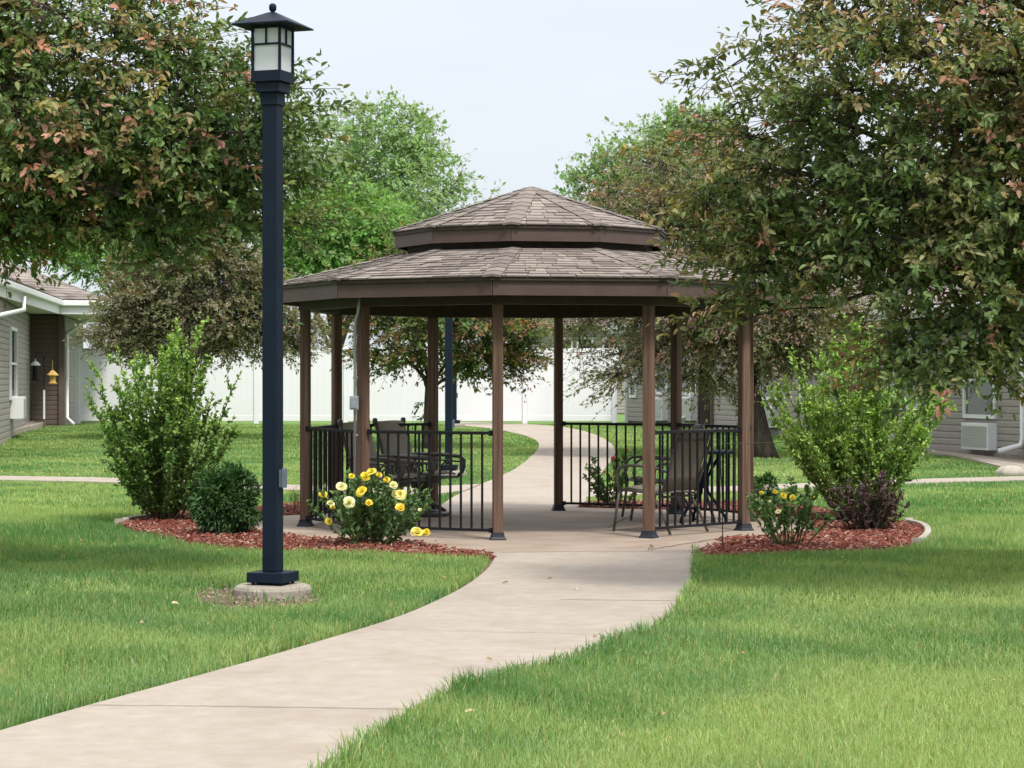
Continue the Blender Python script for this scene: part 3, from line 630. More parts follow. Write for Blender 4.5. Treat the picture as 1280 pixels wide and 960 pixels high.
stem_shrub('purple_shrub', 'dark purple leaved shrub in the red mulch on the right', (b.x, b.y, 0), .6, .36, 42, 71, [(0.065, 0.036, 0.044), (0.09, 0.046, 0.054), (0.045, 0.06, 0.034)], [2, 2, 1.5], (.062, .024), 80, tilt=.85, side=5, tip_pal=[(0.19, 0.14, 0.17), (0.14, 0.085, 0.105)], first=.05)
# round clipped-looking shrub
def ball_shrub(name, label, base, rx, rz, n, seed, pal, leaf):
    r = np.random.default_rng(seed); root = thing(name, label, 'shrub', tuple(base)); base = np.array(base); wood = MB()
    c = base + np.array((0, 0, rz * .95))
    for k in range(60):
        d_ = unit(r.normal(0, 1, 3)); d_[2] = abs(d_[2]) * 1.1 - .25; e_ = c + d_ * np.array((rx, rx, rz)) * .85
        wood.tube(bez(base + np.array((r.uniform(-.06, .06), r.uniform(-.06, .06), 0)), e_, .05, r, 5), [.012, .009, .007, .005, .003], 4, cap=False)
    obj('stem', wood, M['stem'], root, smooth=True)
    d_ = unit(r.normal(0, 1, (n, 3))); d_[:, 2] = np.where(d_[:, 2] < -.75, -d_[:, 2], d_[:, 2])
    lump = 1 + .13 * np.sin(d_[:, 0] * 5 + d_[:, 2] * 7) + .1 * np.sin(d_[:, 1] * 9 + d_[:, 0] * 6) + .12 * np.abs(d_[:, 0] * d_[:, 2]) * 2
    q = np.clip(1 - np.abs(r.normal(0, .16, n)), .3, 1) * lump
    q = q + (r.random(n) < .12) * r.uniform(0, .22, n)
    p = c + d_ * np.array((rx, rx, rz)) * q[:, None]
    p[:, 2] = np.maximum(p[:, 2], base[2] + .02)
    ax = unit(d_ * .8 + r.normal(0, .5, (n, 3)) + np.array((0, 0, -.1))); nr = unit(np.array((0, 0, 1.)) + d_ * .6 + r.normal(0, .5, (n, 3)))
    ln = leaf[0] * r.uniform(.6, 1.25, n); v, f, cc = leaf_mesh(p, ax, nr, ln, leaf[1] * ln / leaf[0], pick(pal, [1] * len(pal), n, r), 6)
    np_obj('foliage', v, f, cc, M['leaf'], root)
    return root
b = at(281, 668)
ball_shrub('round_shrub', 'compact round dark green shrub beside the lamp post', (b.x, b.y, 0), .275, .3, 6000, 73, [(0.045, 0.11, 0.034), (0.065, 0.14, 0.042), (0.036, 0.09, 0.03)], (.065, .018))
b = at(952, 641)
ball_shrub('round_shrub', 'little dark green shrub half hidden by the rightmost gazebo post', (b.x, b.y, 0), .16, .2, 1500, 75, [(0.04, 0.095, 0.028), (0.055, 0.12, 0.032)], (.05, .018))

def bloom(root, p, size, cols, r, tilt):
    """one double rose: whorls of cupped petals"""
    V, F, Cc, nb_ = [], [], [], 0
    tz = unit(np.array(tilt, float)); tx = unit(np.cross(tz, np.array((.3, .9, .1)))); ty = np.cross(tz, tx); B = np.stack([tx, ty, tz], 1)
    for ring, (cnt, op, rr) in enumerate(((6, 1.2, .5), (6, .9, .45), (5, .6, .36), (5, .35, .27), (3, .12, .16))):
        for k in range(cnt):
            a = 2 * math.pi * (k + .37 * ring) / cnt + r.uniform(-.25, .25); op_ = op + r.uniform(-.22, .22); rr = rr * r.uniform(.85, 1.12)
            g = []
            for i, u in enumerate((0, .35, .7, 1.0)):
                th = op_ * (.55 + .6 * u); rad = size * rr * u * math.sin(th) + size * .05; hz = size * rr * 1.25 * u * math.cos(th) + size * .04 * ring * .3
                w = size * rr * (.25, .62, .72, .42)[i]
                for sgn in (-1, 0, 1):
                    x = rad - abs(sgn) * w * .22; y = sgn * w
                    g.append((x * math.cos(a) - y * math.sin(a), x * math.sin(a) + y * math.cos(a), hz + abs(sgn) * w * .1))
            g = np.array(g) @ B.T + np.array(p)
            V.append(g); F += [(nb_ + 3 * i + j, nb_ + 3 * i + j + 1, nb_ + 3 * i + j + 4, nb_ + 3 * i + j + 3) for i in range(3) for j in range(2)]; nb_ += 12
            c = np.array(cols[r.integers(len(cols))]) * r.uniform(.82, 1.02); Cc.append(np.repeat(c[None], 12, 0))
    return np_obj('flower', np.concatenate(V), F, np.concatenate(Cc), M['petal'], root, smooth=True)
YEL = [(0.84, 0.7, 0.07), (0.85, 0.75, 0.16), (0.83, 0.62, 0.05)]; CRM = [(0.83, 0.78, 0.45), (0.85, 0.82, 0.6)]
def rose(label, base, H, Wd, n, seed, blooms, Y, pal, per_m=64, first=.12):
    root = stem_shrub('rose_bush', label, base, H, Wd, n, seed, pal, [1] * len(pal), (.058, .034), per_m, tilt=1.0, cat='rose bush', side=6, first=first, mat='cane', stem_r=.008, dome=.75)
    r = np.random.default_rng(seed + 500)
    cane = MB()
    for px, py, s, c, dy in blooms:
        dy -= .16; p = pt(px, py, Y + dy); s_ = s * r.uniform(.55, .85) * (Y + dy) / FPX
        q = np.array(base) + (np.array(p) - np.array(base)) * .45 + np.array((0, 0, .05))
        cane.tube([q, (np.array(p) * .6 + q * .4) + np.array((0, 0, .02)), np.array(p)], [.004, .003, .003], 4)
        bloom(root, np.array(p), s_, c, r, (r.uniform(-.5, .5), -1.0 + r.uniform(-.2, .2), r.uniform(.45, 1.2)))
    obj('flower_stalk', cane, M['cane'], root)
    return root
b = at(464, 681)
PAL_ROSE = [(0.09, 0.175, 0.06), (0.11, 0.21, 0.075), (0.16, 0.25, 0.1), (0.07, 0.145, 0.055)]
rose('rose bush with large yellow blooms in front of the conduit post', (b.x, b.y, 0), .64, .58, 44, 81,
     [(465, 590, 17, YEL, -.2), (457, 597, 16, YEL, -.22), (474, 594, 14, YEL, -.15), (440, 596, 14, YEL, -.1), (484, 600, 17, YEL, -.2), (492, 607, 14, CRM, -.2), (427, 609, 16, CRM, -.15), (453, 615, 17, YEL, -.25), (404, 619, 15, YEL, -.1), (436, 629, 19, CRM, -.3), (413, 630, 13, CRM, -.2), (416, 635, 11, YEL, -.25), (461, 629, 11, YEL, -.3), (500, 619, 18, [YEL[1], CRM[0]], -.2), (500, 636, 16, YEL, -.3), (411, 652, 11, YEL, -.2), (521, 667, 19, [YEL[1], CRM[0], YEL[1]], -.25), (533, 666, 13, YEL, -.2), (494, 618, 12, CRM, -.18), (525, 638, 9, CRM, -.1)], b.y, PAL_ROSE)
b = at(985, 683)
rose('thin rose bush with small yellow blooms in the bed with the purple shrub', (b.x, b.y, 0), .62, .5, 25, 83,
     [(952, 616, 9, YEL, -.1), (969, 615, 8, YEL, -.1), (979, 620, 13, YEL, -.15), (991, 622, 13, YEL, -.2), (1016, 621, 9, YEL, -.1), (973, 640, 9, CRM, -.2), (962, 627, 6, CRM, -.1)], b.y, [(0.085, 0.165, 0.05), (0.12, 0.2, 0.07), (0.07, 0.135, 0.045)], per_m=52, first=.3)
b = at(772, 633)
rose('sparse rose bush with coral pink blooms behind the gazebo railing', (b.x, b.y, 0), .72, .45, 20, 87,
     [(767, 573, 10, [(.75, .2, .2), (.8, .3, .26)], -.1), (756, 590, 8, [(.78, .3, .22)], -.1), (772, 587, 9, [(.8, .28, .2)], -.1), (784, 563, 6, [(.5, .12, .1)], 0)], b.y, [(0.07, 0.13, 0.04), (0.1, 0.16, 0.05)])
b = at(371, 640)
stem_shrub('ornamental_grass', 'small spiky dry tuft behind the gazebo slab on the left', (b.x, b.y, 0), .3, .2, 16, 91, [(0.16, 0.11, 0.06), (0.12, 0.12, 0.05)], [1, 1], (.06, .008), 25, tilt=.7, side=0, first=.3, stem_r=.003)

# edging pieces at the bed ends
def edging(label, pxs, w=.065):
    P = smooth_line([at(*p) for p in pxs], 2); mb = MB(); n = len(P); vs = []
    for i, p in enumerate(P):
        t = P[min(i + 1, n - 1)] - P[max(i - 1, 0)]; nn = Vector((-t.y, t.x, 0)).normalized() * w / 2
        vs += [p - nn + Vector((0, 0, -.05)), p - nn + Vector((0, 0, .05)), p + nn + Vector((0, 0, .05)), p + nn + Vector((0, 0, -.05))]
    mb.add(vs, [(4 * i + j, 4 * i + (j + 1) % 4, 4 * i + 4 + (j + 1) % 4, 4 * i + 4 + j) for i in range(n - 1) for j in range(4)] + [(0, 1, 2, 3), (4 * n - 1, 4 * n - 2, 4 * n - 3, 4 * n - 4)])
    return tag(obj('edging_stone', mb, M['stone'], bevel=.015), label, 'edging')
edging('curved pale edging stone closing the mulch bed by the purple shrub', [(1136, 655), (1152, 658), (1161, 665), (1158, 674), (1146, 681)])
edging('pale edging stone at the foot of the tall fan shaped shrub', [(149, 656), (162, 651), (180, 649), (194, 647)], .07)

# ------------------------------------------------------------------ gazebo
gaz = thing('gazebo', 'ten sided brown gazebo with a two tier shingle roof on a concrete slab', 'gazebo', (GX, GY, 0))
RP = 2.32
def radial(k): return R(GPH + 36 * k)
def ring(mb, r0, r1, z0, z1, n=10, ph=0.0):
    """closed ring wall between radii r0 < r1"""
    vs = []
    for k in range(n):
        for rr, z in ((r0, z0), (r1, z0), (r1, z1), (r0, z1)): vs.append(dec(rr, k + ph, z))
    mb.add(vs, [(4 * k + j, 4 * ((k + 1) % n) + j, 4 * ((k + 1) % n) + (j + 1) % 4, 4 * k + (j + 1) % 4) for k in range(n) for j in range(4)])
SHC = [(0.21, 0.182, 0.168), (0.235, 0.204, 0.187), (0.193, 0.163, 0.15), (0.25, 0.218, 0.194), (0.21, 0.18, 0.162), (0.165, 0.139, 0.128), (0.222, 0.19, 0.172)]
def shingles(mb, A, B, C_, D, n, r, cols=SHC, tab=.17):
    """courses of tabs over the sloping quad A-B (eave) C-D (top)"""
    nrm = (B - A).cross(D - A).normalized()
    if nrm.z < 0: nrm = -nrm
    for i in range(n):
        t0, t1 = i / n, min(1.0, (i + 1) / n + .25 / n)
        a, b_ = A.lerp(D, t0), B.lerp(C_, t0); d_, c_ = A.lerp(D, t1), B.lerp(C_, t1); w = (b_ - a).length
        if w < .02: continue
        cuts = [0.0]; x = r.uniform(.3, 1) * tab
        while x < w - .05: cuts.append(x / w); x += tab * r.uniform(.55, 1.45)
        cuts.append(1.0)
        for u, v_ in zip(cuts[:-1], cuts[1:]):
            th = r.uniform(.008, .019); g = .003 / w
            p = [a.lerp(b_, u + g), a.lerp(b_, v_ - g), d_.lerp(c_, v_ - g), d_.lerp(c_, u + g)]
            q = [p[0] + nrm * th, p[1] + nrm * th, p[2] + nrm * .003, p[3] + nrm * .003]
            c = r.choice(cols); s = r.uniform(.8, 1.18); c = tuple(x_ * s for x_ in c)
            mb.add(q + [p[0] + nrm * .0005, p[1] + nrm * .0005], [(0, 1, 2, 3), (4, 5, 1, 0)], c)
def roof(name, r0, z0, r1, z1, nc, seed, eave_t=.03):
    r = random.Random(seed); deck = MB(); vs = []
    for k in range(10): vs += [dec(r0, k, z0 - eave_t), dec(r0, k, z0), dec(r1, k, z1), dec(r1, k, z1 - .03)]
    deck.add(vs, [(4 * k + j, 4 * ((k + 1) % 10) + j, 4 * ((k + 1) % 10) + (j + 1) % 4, 4 * k + (j + 1) % 4) for k in range(10) for j in range(4)])
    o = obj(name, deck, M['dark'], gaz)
    sh = MB()
    for k in range(10): shingles(sh, dec(r0 + .012, k, z0 + .003), dec(r0 + .012, k + 1, z0 + .003), dec(r1, k + 1, z1 + .003), dec(r1, k, z1 + .003), nc, r)
    obj('shingles', sh, M['shingle'], o)
    for k in range(10):
        hp = MB(); A, B = dec(r0 + .012, k, z0 + .012), dec(r1, k, z1 + .012); n = int((B - A).length / .16); t = (B - A).normalized(); sd = t.cross(Vector((0, 0, 1))).normalized()
        ang = R(18); dn = Vector((0, 0, -1))
        for i in range(n):
            p0, p1 = A.lerp(B, i / n), A.lerp(B, min(1, (i + 1.25) / n)); w = .085 if p0.length else .08
            h0, h1 = .014, .004; s_ = sd * w; drop = dn * (w * math.tan(ang) * .33)
            c = r.choice(SHC); q_ = r.uniform(.68, .9); c = tuple(x * q_ for x in c)
            hp.add([p0 + s_ + drop + Vector((0, 0, h0)), p0 + Vector((0, 0, h0 + .004)), p0 - s_ + drop + Vector((0, 0, h0)), p1 + s_ + drop + Vector((0, 0, h1)), p1 + Vector((0, 0, h1 + .004)), p1 - s_ + drop + Vector((0, 0, h1)),
                    p0 + s_ + drop - Vector((0, 0, .006)), p0 - Vector((0, 0, .006)), p0 - s_ + drop - Vector((0, 0, .006))],
                   [(0, 1, 4, 3), (1, 2, 5, 4), (6, 7, 1, 0), (7, 8, 2, 1)], c)
        obj('hip_cap', hp, M['shingle'], o)
    return o
lower = roof('lower_roof', 2.67, 2.415, 1.30, 2.758, 12, 5)
upper = roof('upper_roof', 1.43, 2.975, 0.03, 3.445, 13, 6)
cap = MB(); cap.lathe([(.09, 3.43), (.085, 3.445), (.02, 3.468)], (GX, GY, 0), 10, R(90)); obj('peak_cap', cap, M['brown'], upper)
def fascia(name, Rr, z0, z1, th, parent):
    for k in range(10):
        mb = MB(); g = .003
        a0, b0, a1, b1 = dec(Rr, k + g), dec(Rr, k + 1 - g), dec(Rr - th, k + g), dec(Rr - th, k + 1 - g)
        c0 = dec(Rr, k).lerp(dec(Rr, k + 1), .002); c1 = dec(Rr, k).lerp(dec(Rr, k + 1), .998); d0 = dec(Rr - th, k).lerp(dec(Rr - th, k + 1), .002); d1 = dec(Rr - th, k).lerp(dec(Rr - th, k + 1), .998)
        mb.prism([c0, c1, d1, d0], z0, z1); obj(name, mb, M['brown'], parent)
fascia('fascia', 2.645, 2.25, 2.386, .035, gaz)
fascia('fascia', 1.41, 2.822, 2.946, .03, gaz)
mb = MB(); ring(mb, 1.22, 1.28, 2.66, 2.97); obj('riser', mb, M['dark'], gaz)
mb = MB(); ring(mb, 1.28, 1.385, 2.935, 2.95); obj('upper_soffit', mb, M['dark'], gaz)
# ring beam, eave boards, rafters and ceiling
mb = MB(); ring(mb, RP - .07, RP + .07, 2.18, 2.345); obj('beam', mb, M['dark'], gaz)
mb = MB()
for k in range(10):
    a, b_ = dec(2.6, k, 2.36), dec(.15, k, 2.80); dd = b_ - a; Mx = dd.to_track_quat('X', 'Z').to_matrix()
    mb.box((a + b_) / 2, (dd.length, .045, .1), M=Mx)
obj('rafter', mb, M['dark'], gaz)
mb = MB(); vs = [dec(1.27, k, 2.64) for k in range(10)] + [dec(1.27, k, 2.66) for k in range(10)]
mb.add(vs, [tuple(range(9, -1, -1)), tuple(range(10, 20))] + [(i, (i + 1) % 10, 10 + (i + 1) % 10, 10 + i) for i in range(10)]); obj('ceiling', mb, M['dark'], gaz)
for k in range(10):
    p = dec(RP, k); mb = MB(); mb.box((p.x, p.y, 1.09 + .02), (.092, .092, 2.14), -radial(k) + R(random.uniform(-1.5, 1.5)))
    post = obj('post', mb, M['wood'], gaz, bevel=.006)
    mb = MB(); rz = R(45) - radial(k)
    pr = [(.103, 0), (.101, .01), (.085, .028), (.076, .055), (.074, .068), (.05, .069)]
    mb.lathe(pr, (p.x, p.y, 0), 4, math.pi / 2 - math.pi / 2 + rz); obj('post_base', mb, M['post_base'], post)
for k in range(10):
    if k in (0, 5): continue
    a, b_ = dec(RP, k), dec(RP, k + 1); t = (b_ - a).normalized(); L_ = (b_ - a).length; ang = math.atan2(t.y, t.x)
    a2, L2 = a + t * .05, L_ - .1; c = (a + b_) / 2; mb = MB()
    mb.box((c.x, c.y, .985), (L2, .034, .03), ang); lo = MB(); lo.box((c.x, c.y, .085), (L2, .03, .026), ang)
    for q in (a2 + t * .02, b_ - t * .07): mb.box((q.x, q.y, .985), (.03, .05, .05), ang); lo.box((q.x, q.y, .085), (.03, .045, .045), ang)
    rail = obj('railing', mb, M['black'], gaz, bevel=.004); obj('bottom_rail', lo, M['black'], rail, bevel=.004)
    n = 12
    for i in range(1, n):
        p = a2 + t * (L2 * i / n); mb = MB(); mb.box((p.x, p.y, .535), (.017, .017, .876), ang); obj('baluster', mb, M['black'], rail)
# conduit and boxes on the front left post
p = dec(RP, 9); o2 = Vector((-.075, -.045, 0))
mb = MB(); q = p + o2
mb.tube([q + Vector((.045, -.01, 2.27)), q + Vector((.042, -.01, 2.2)), q + Vector((.03, -.005, 2.12)), q + Vector((.008, 0, 2.04)), q + Vector((0, 0, 1.97)), q + Vector((0, 0, .03))], .014, 10)
for z in (1.9, 1.5, .95, .5): mb.box(q + Vector((.005, .012, z)), (.05, .012, .018))
cond = obj('conduit', mb, M['galv'], gaz, smooth=True)
mb = MB(); mb.box(q + Vector((-.006, -.02, 1.26)), (.085, .05, .13)); mb.box(q + Vector((-.006, -.047, 1.26)), (.06, .008, .1)); obj('junction_box', mb, M['box'], cond, bevel=.005)
mb = MB(); fl = dec(RP, 9) + Vector((.22, -.02, 2.225)); mb.box(fl, (.14, .1, .035)); mb.box(fl + Vector((0, 0, .035)), (.05, .05, .04)); obj('floodlight', mb, M['box'], gaz, bevel=.006)

# ------------------------------------------------------------------ lamp posts
def lamp_post(loc, rz, label, group):
    root = thing('lamp_post', label, 'lamp post', tuple(loc), rz, group)
    def P(name, mb, mat, par=None, bevel=.004, smooth=False): return obj(name, mb, M[mat], par or root, world=False, bevel=bevel, smooth=smooth)
    mb = MB(); mb.lathe([(.27, -.25), (.268, .045), (.255, .066), (.23, .075), (.05, .077)], n=36); P('footing', mb, 'footing', bevel=0, smooth=False)
    mb = MB(); mb.box((0, 0, .128), (.27, .27, .07)); mb.box((0, 0, .085), (.17, .17, .02))
    for sx in (-1, 1):
        for sy in (-1, 1): mb.frustum((sx * .1, sy * .1), .014, .014, .076, .1, 6)
    P('base_plate', mb, 'navy', bevel=.006)
    mb = MB(); mb.box((0, 0, .163 + (3.36 - .163) / 2), (.11, .11, 3.36 - .163)); P('pole', mb, 'navy', bevel=.006)
    mb = MB(); mb.box((0, 0, 3.40), (.128, .128, .09)); mb.box((0, 0, 3.475), (.18, .18, .07)); P('collar', mb, 'navy')
    fr = MB(); fr.box((0, 0, 3.548), (.222, .222, .075)); fr.box((0, 0, 3.888), (.222, .222, .03))
    for sx in (-1, 1):
        for sy in (-1, 1): fr.box((sx * .102, sy * .102, 3.729), (.017, .017, .288))
    for a in range(4):
        m = Matrix.Rotation(a * math.pi / 2, 3, 'Z')
        fr.box(m @ Vector((.103, 0, 3.766)), (.012, .187, .013), M=None if False else None, rz=a * math.pi / 2)
        fr.box(m @ Vector((.103, 0, 3.822)), (.011, .012, .1), rz=a * math.pi / 2)
    lan = P('lantern_frame', fr, 'navy', bevel=.002)
    for a in range(4):
        g = MB(); m = Matrix.Rotation(a * math.pi / 2, 3, 'Z'); g.box(m @ Vector((.092, 0, 3.73)), (.006, .18, .288), rz=a * math.pi / 2); P('glass_panel', g, 'frost', lan, bevel=0)
    cp = MB(); cp.lathe([(.296, 3.89), (.298, 3.895), (.296, 3.9), (.045, 3.99), (.03, 3.995)], n=4, rz=math.pi / 4)
    cpo = P('lantern_cap', cp, 'navy', bevel=0)
    fi = MB(); fi.lathe([(.012, 3.985), (.014, 4.0), (.024, 4.01), (.026, 4.03), (.024, 4.046), (.012, 4.056)], n=12); P('finial', fi, 'navy', cpo, bevel=0, smooth=True)
    ob = MB(); ob.box((.066, .01, .80), (.03, .055, .12)); ob.box((.083, .01, .805), (.012, .065, .135)); P('outlet_box', ob, 'lampbox', bevel=.004)
    return root
lamp1 = lamp_post((LAMP.x, LAMP.y, 0), R(-20), 'tall dark blue square lamp post with frosted lantern, standing in the front lawn', 'dark lamp posts')
b = at(561, 594); dup(lamp1, (b.x, b.y, b.z), R(-4), 'dark blue lamp post just behind the gazebo, seen between its posts', 'dark lamp posts')
b = at(568, 533); dup(lamp1, (b.x, b.y, b.z), R(10), 'most distant dark lamp post, in front of the white fence by the curving garden path', 'dark lamp posts')

# ------------------------------------------------------------------ white fence
fence = thing('vinyl_fence', 'long plain white vinyl privacy fence across the back of the lawn', 'fence', (-11.8, 60.0, .3))
fx, FY = (97 - 640) * 60 / FPX, 60.0; npan = 6; sp = (768 - 97) * 60 / FPX / npan
for i in range(npan + 1):
    x = fx + i * sp; mb = MB(); mb.box((x, FY, 1.32), (.13, .13, 2.04)); mb.frustum((x, FY), .115, .02, 2.34, 2.40, 4, R(45)); obj('post', mb, M['white'], fence, bevel=.006)
    if i < npan:
        mb = MB(); c = x + sp / 2; w = sp - .13
        mb.box((c, FY, 1.36), (w, .03, 1.8))
        for j in range(13): mb.box((c - w / 2 + w * (j + .5) / 13, FY - .017, 1.36), (w / 13 - .008, .006, 1.8))
        pan = obj('panel', mb, M['white'], fence)
        mb = MB(); mb.box((c, FY, .45), (w, .055, .15)); mb.box((c, FY, 2.3), (w, .055, .11)); obj('rail', mb, M['white'], pan, bevel=.004)

# ------------------------------------------------------------------ houses
def siding(mb, a, b, z0, z1, course=.127, lap=.022):
    a = Vector(a); b = Vector(b); t = (b - a).normalized(); n = Vector((t.y, -t.x, 0))      # outward: right of a->b
    z = z0
    while z < z1 - .002:
        zt = min(z + course, z1); mid = z + (zt - z) * .62
        o0, o1 = n * lap, n * (lap * .85)
        vs = [Vector((a.x, a.y, z)), Vector((b.x, b.y, z)), Vector((a.x, a.y, z)) + o0, Vector((b.x, b.y, z)) + o0, Vector((a.x, a.y, mid)) + o1, Vector((b.x, b.y, mid)) + o1, Vector((a.x, a.y, zt)) + n * .002, Vector((b.x, b.y, zt)) + n * .002]
        mb.add(vs, [(0, 1, 3, 2), (2, 3, 5, 4), (4, 5, 7, 6)])
        z = zt
def on_wall(a, b, s, z, out=0.0):
    a = Vector(a); b = Vector(b); t = (b - a).normalized(); n = Vector((t.y, -t.x, 0)); p = a + t * s + n * out; return Vector((p.x, p.y, z)), math.atan2(t.y, t.x)
def window(house, a, b, s0, s1, z0, z1, bars=0, sash=True, frame=.075):
    w, h = s1 - s0, z1 - z0; fr = MB(); c = (s0 + s1) / 2
    for sx in (s0 + frame / 2, s1 - frame / 2):
        p, an = on_wall(a, b, sx, (z0 + z1) / 2, .03); fr.box(p, (frame, .07, h), an)
    for z in (z0 + frame / 2, z1 - frame / 2):
        p, an = on_wall(a, b, c, z, .03); fr.box(p, (w - 2 * frame, .068, frame), an)
    if sash: p, an = on_wall(a, b, c, (z0 + z1) / 2, .025); fr.box(p, (w - 2 * frame, .05, .05), an)
    for i in range(bars):
        p, an = on_wall(a, b, s0 + w * (i + 1) / (bars + 1), (z0 + z1) / 2, .03); fr.box(p, (.09, .066, h - 2 * frame), an)
    f = obj('window', fr, M['trim'], house)
    g = MB(); p, an = on_wall(a, b, c, (z0 + z1) / 2, .022); g.box(p, (w - 2 * frame + .02, .012, h - 2 * frame + .02), an); obj('pane', g, M['glass'], f)
    return f
def aircon(house, a, b, s0, z0, w=1.07, h=.5, d_=.2):
    mb = MB(); p, an = on_wall(a, b, s0 + w / 2, z0 + h / 2, d_ / 2 + .005); mb.box(p, (w, d_, h), an); o = obj('air_conditioner', mb, M['trim'], house, bevel=.01)
    g = MB(); n = 14
    for i in range(n): p, an = on_wall(a, b, s0 + w / 2, z0 + .05 + (h - .1) * (i + .5) / n, d_ + .012); g.box(p, (w - .08, .014, (h - .1) / n * .72), an)
    obj('grille', g, M['grille'], o)
def corner(house, a, z0, z1, mat='trim', w=.1): mb = MB(); mb.box((a[0], a[1], (z0 + z1) / 2), (w, w, z1 - z0), math.atan2(1, 1) * 0); obj('corner_board', mb, M[mat], house)
def downspout(house, pts, r=.045): mb = MB(); mb.tube(pts, r, 8); obj('downspout', mb, M['trim'], house, smooth=True)

# house on the right: siding wall receding along the courtyard
ra, rb = Vector((640 * 0 + 9.62, 38.4, 0)), Vector((5.06, 55.2, 0))
ra_, rb_ = rb, ra                                     # so that the outward side faces the lawn
tdir = (rb - ra).normalized(); far = ra - tdir * 7.0
hr = thing('siding_house', 'taupe siding house with white windows along the right side of the lawn', 'house', (ra.x + 1, ra.y, 0))
A, B = rb, far; LA = (B - A).length; EAVE = 2.72
mb = MB(); siding(mb, A, B, .12, EAVE); 
nrm = Vector(((B - A).normalized().y, -(B - A).normalized().x, 0))
obj('wall', mb, M['sid_l'], hr)
mb = MB(); mb.prism([A - nrm * .0 + nrm * -.02, B + nrm * -.02, B - nrm * 9, A - nrm * 9], .0, EAVE); obj('wall_core', mb, M['sid_d'], hr)
mb = MB(); p, an = on_wall(A, B, LA / 2, .05, .004); mb.box(p, (LA, .03, .22), an); obj('foundation', mb, M['footing'], hr)
def s_at(px, A=A, B=B):
    """distance along the wall A-B of the point seen at photo column px"""
    k = (px - 640) / FPX; t = (B - A).normalized(); return (k * A.y - A.x) / (t.x - k * t.y)
def z_at(py, s, A=A, B=B): Y = (A + (B - A).normalized() * s).y; return HC + (HZ - py) * Y / FPX
for x0, x1, y0, y1, bars in ((1207, 1247, 428, 523, 0), (1092, 1151, 408, 512, 1), (1002, 1060, 420, 512, 1), (951, 976, 440, 500, 0)):
    s0, s1 = s_at(x0), s_at(x1); zz = z_at(y1, (s0 + s1) / 2), z_at(y0, (s0 + s1) / 2); window(hr, A, B, s0, s1, zz[0], zz[1], bars)
window(hr, A, B, LA - 4.5, LA - 3.2, .95, 2.3)
s0 = s_at(1247) - 1.07; aircon(hr, A, B, s0, z_at(562, s0 + .5), 1.07, .5)
s0 = s_at(974) - .95; aircon(hr, A, B, s0, z_at(534, s0 + .5), 1.0, .5)
corner(hr, A + nrm * .01, .1, EAVE, 'sid_d', .13)
s = s_at(1283); p1, _ = on_wall(A, B, s, EAVE, .07); p2, _ = on_wall(A, B, s, .42, .07); p3, _ = on_wall(A, B, s, .3, .12); p4, _ = on_wall(A, B, s - .1, .2, .5); downspout(hr, [p1, p2, p3, p4], .055)
# second wing of the same house, further back
A2, B2 = Vector(((784 - 640) * 62 / FPX, 62, 0)), Vector((4.78, 56.3, 0)); L2_ = (B2 - A2).length; n2 = Vector(((B2 - A2).normalized().y, -(B2 - A2).normalized().x, 0))
mb = MB(); siding(mb, A2, B2, .35, EAVE + .1); obj('rear_wall', mb, M['sid_l'], hr)
mb = MB(); mb.prism([A2 - n2 * .02, B2 - n2 * .02, B2 - n2 * 8, A2 - n2 * 8], 0, EAVE + .1); obj('rear_wall_core', mb, M['sid_d'], hr)
for x0, x1, y0, y1, bars in ((822, 836, 445, 493, 0), (851, 873, 440, 494, 0), (789, 797, 470, 497, 0)):
    s0, s1 = s_at(x0, A2, B2), s_at(x1, A2, B2); window(hr, A2, B2, s0, s1, z_at(y1, s0, A2, B2), z_at(y0, s0, A2, B2), bars)
for x1 in (836, 872): s0 = s_at(x1, A2, B2) - 1.0; aircon(hr, A2, B2, s0, z_at(525, s0, A2, B2), 1.0, .62)
corner(hr, A2, .3, EAVE, 'trim', .14)
p1, _ = on_wall(A2, B2, L2_ - .35, EAVE, .07); p2 = Vector((p1.x, p1.y, .62)); p3, _ = on_wall(A2, B2, L2_ - .6, .45, .35); downspout(hr, [p1, p2, p3], .06)
# eaves and roof over both wings
def eave_roof(house, a, b, z, over, depth, rise, mat=None, seed=1):
    t = (b - a).normalized(); n = Vector((t.y, -t.x, 0)); up = Vector((0, 0, 1))
    e0, e1 = a + n * over - t * .4, b + n * over + t * .4
    mb = MB(); mb.prism([a - t * .4 - n * .05, b + t * .4 - n * .05, e1 - n * .03, e0 - n * .03], z, z + .02); obj('soffit', mb, M['soffit'], house)
    mb = MB(); mb.prism([e0 - n * .03, e1 - n * .03, e1, e0], z - .02, z + .2); f = obj('fascia', mb, M['trim'], house)
    mb = MB(); mb.prism([e0 + n * .002, e1 + n * .002, e1 + n * .11, e0 + n * .11], z + .06, z + .18); obj('gutter', mb, M['trim'], f, bevel=.02)
    A_, B_ = e0 + up * (z + .215) + n * .04, e1 + up * (z + .215) + n * .04; C_, D_ = B_ - n * depth + up * rise, A_ - n * depth + up * rise
    mb = MB(); shingles(mb, A_, B_, C_, D_, int(depth / .16), random.Random(seed), [(c[0] * 1.0, c[1] * 1.0, c[2] * 1.05) for c in SHC], .3)
    dk = MB(); dk.add([A_ - up * .012, B_ - up * .012, C_ - up * .012, D_ - up * .012, C_ - n * 4.5 - up * rise, D_ - n * 4.5 - up * rise], [(0, 1, 2, 3), (3, 2, 4, 5), (0, 3, 5), (1, 4, 2)])
    o = obj('roof', dk, M['sid_l'], house); obj('shingles', mb, M['shingle'], o)
eave_roof(hr, A, B, EAVE, .55, 4.6, 1.55, seed=3)
eave_roof(hr, A2, B2, EAVE + .1, .5, 4.2, 1.4, seed=4)
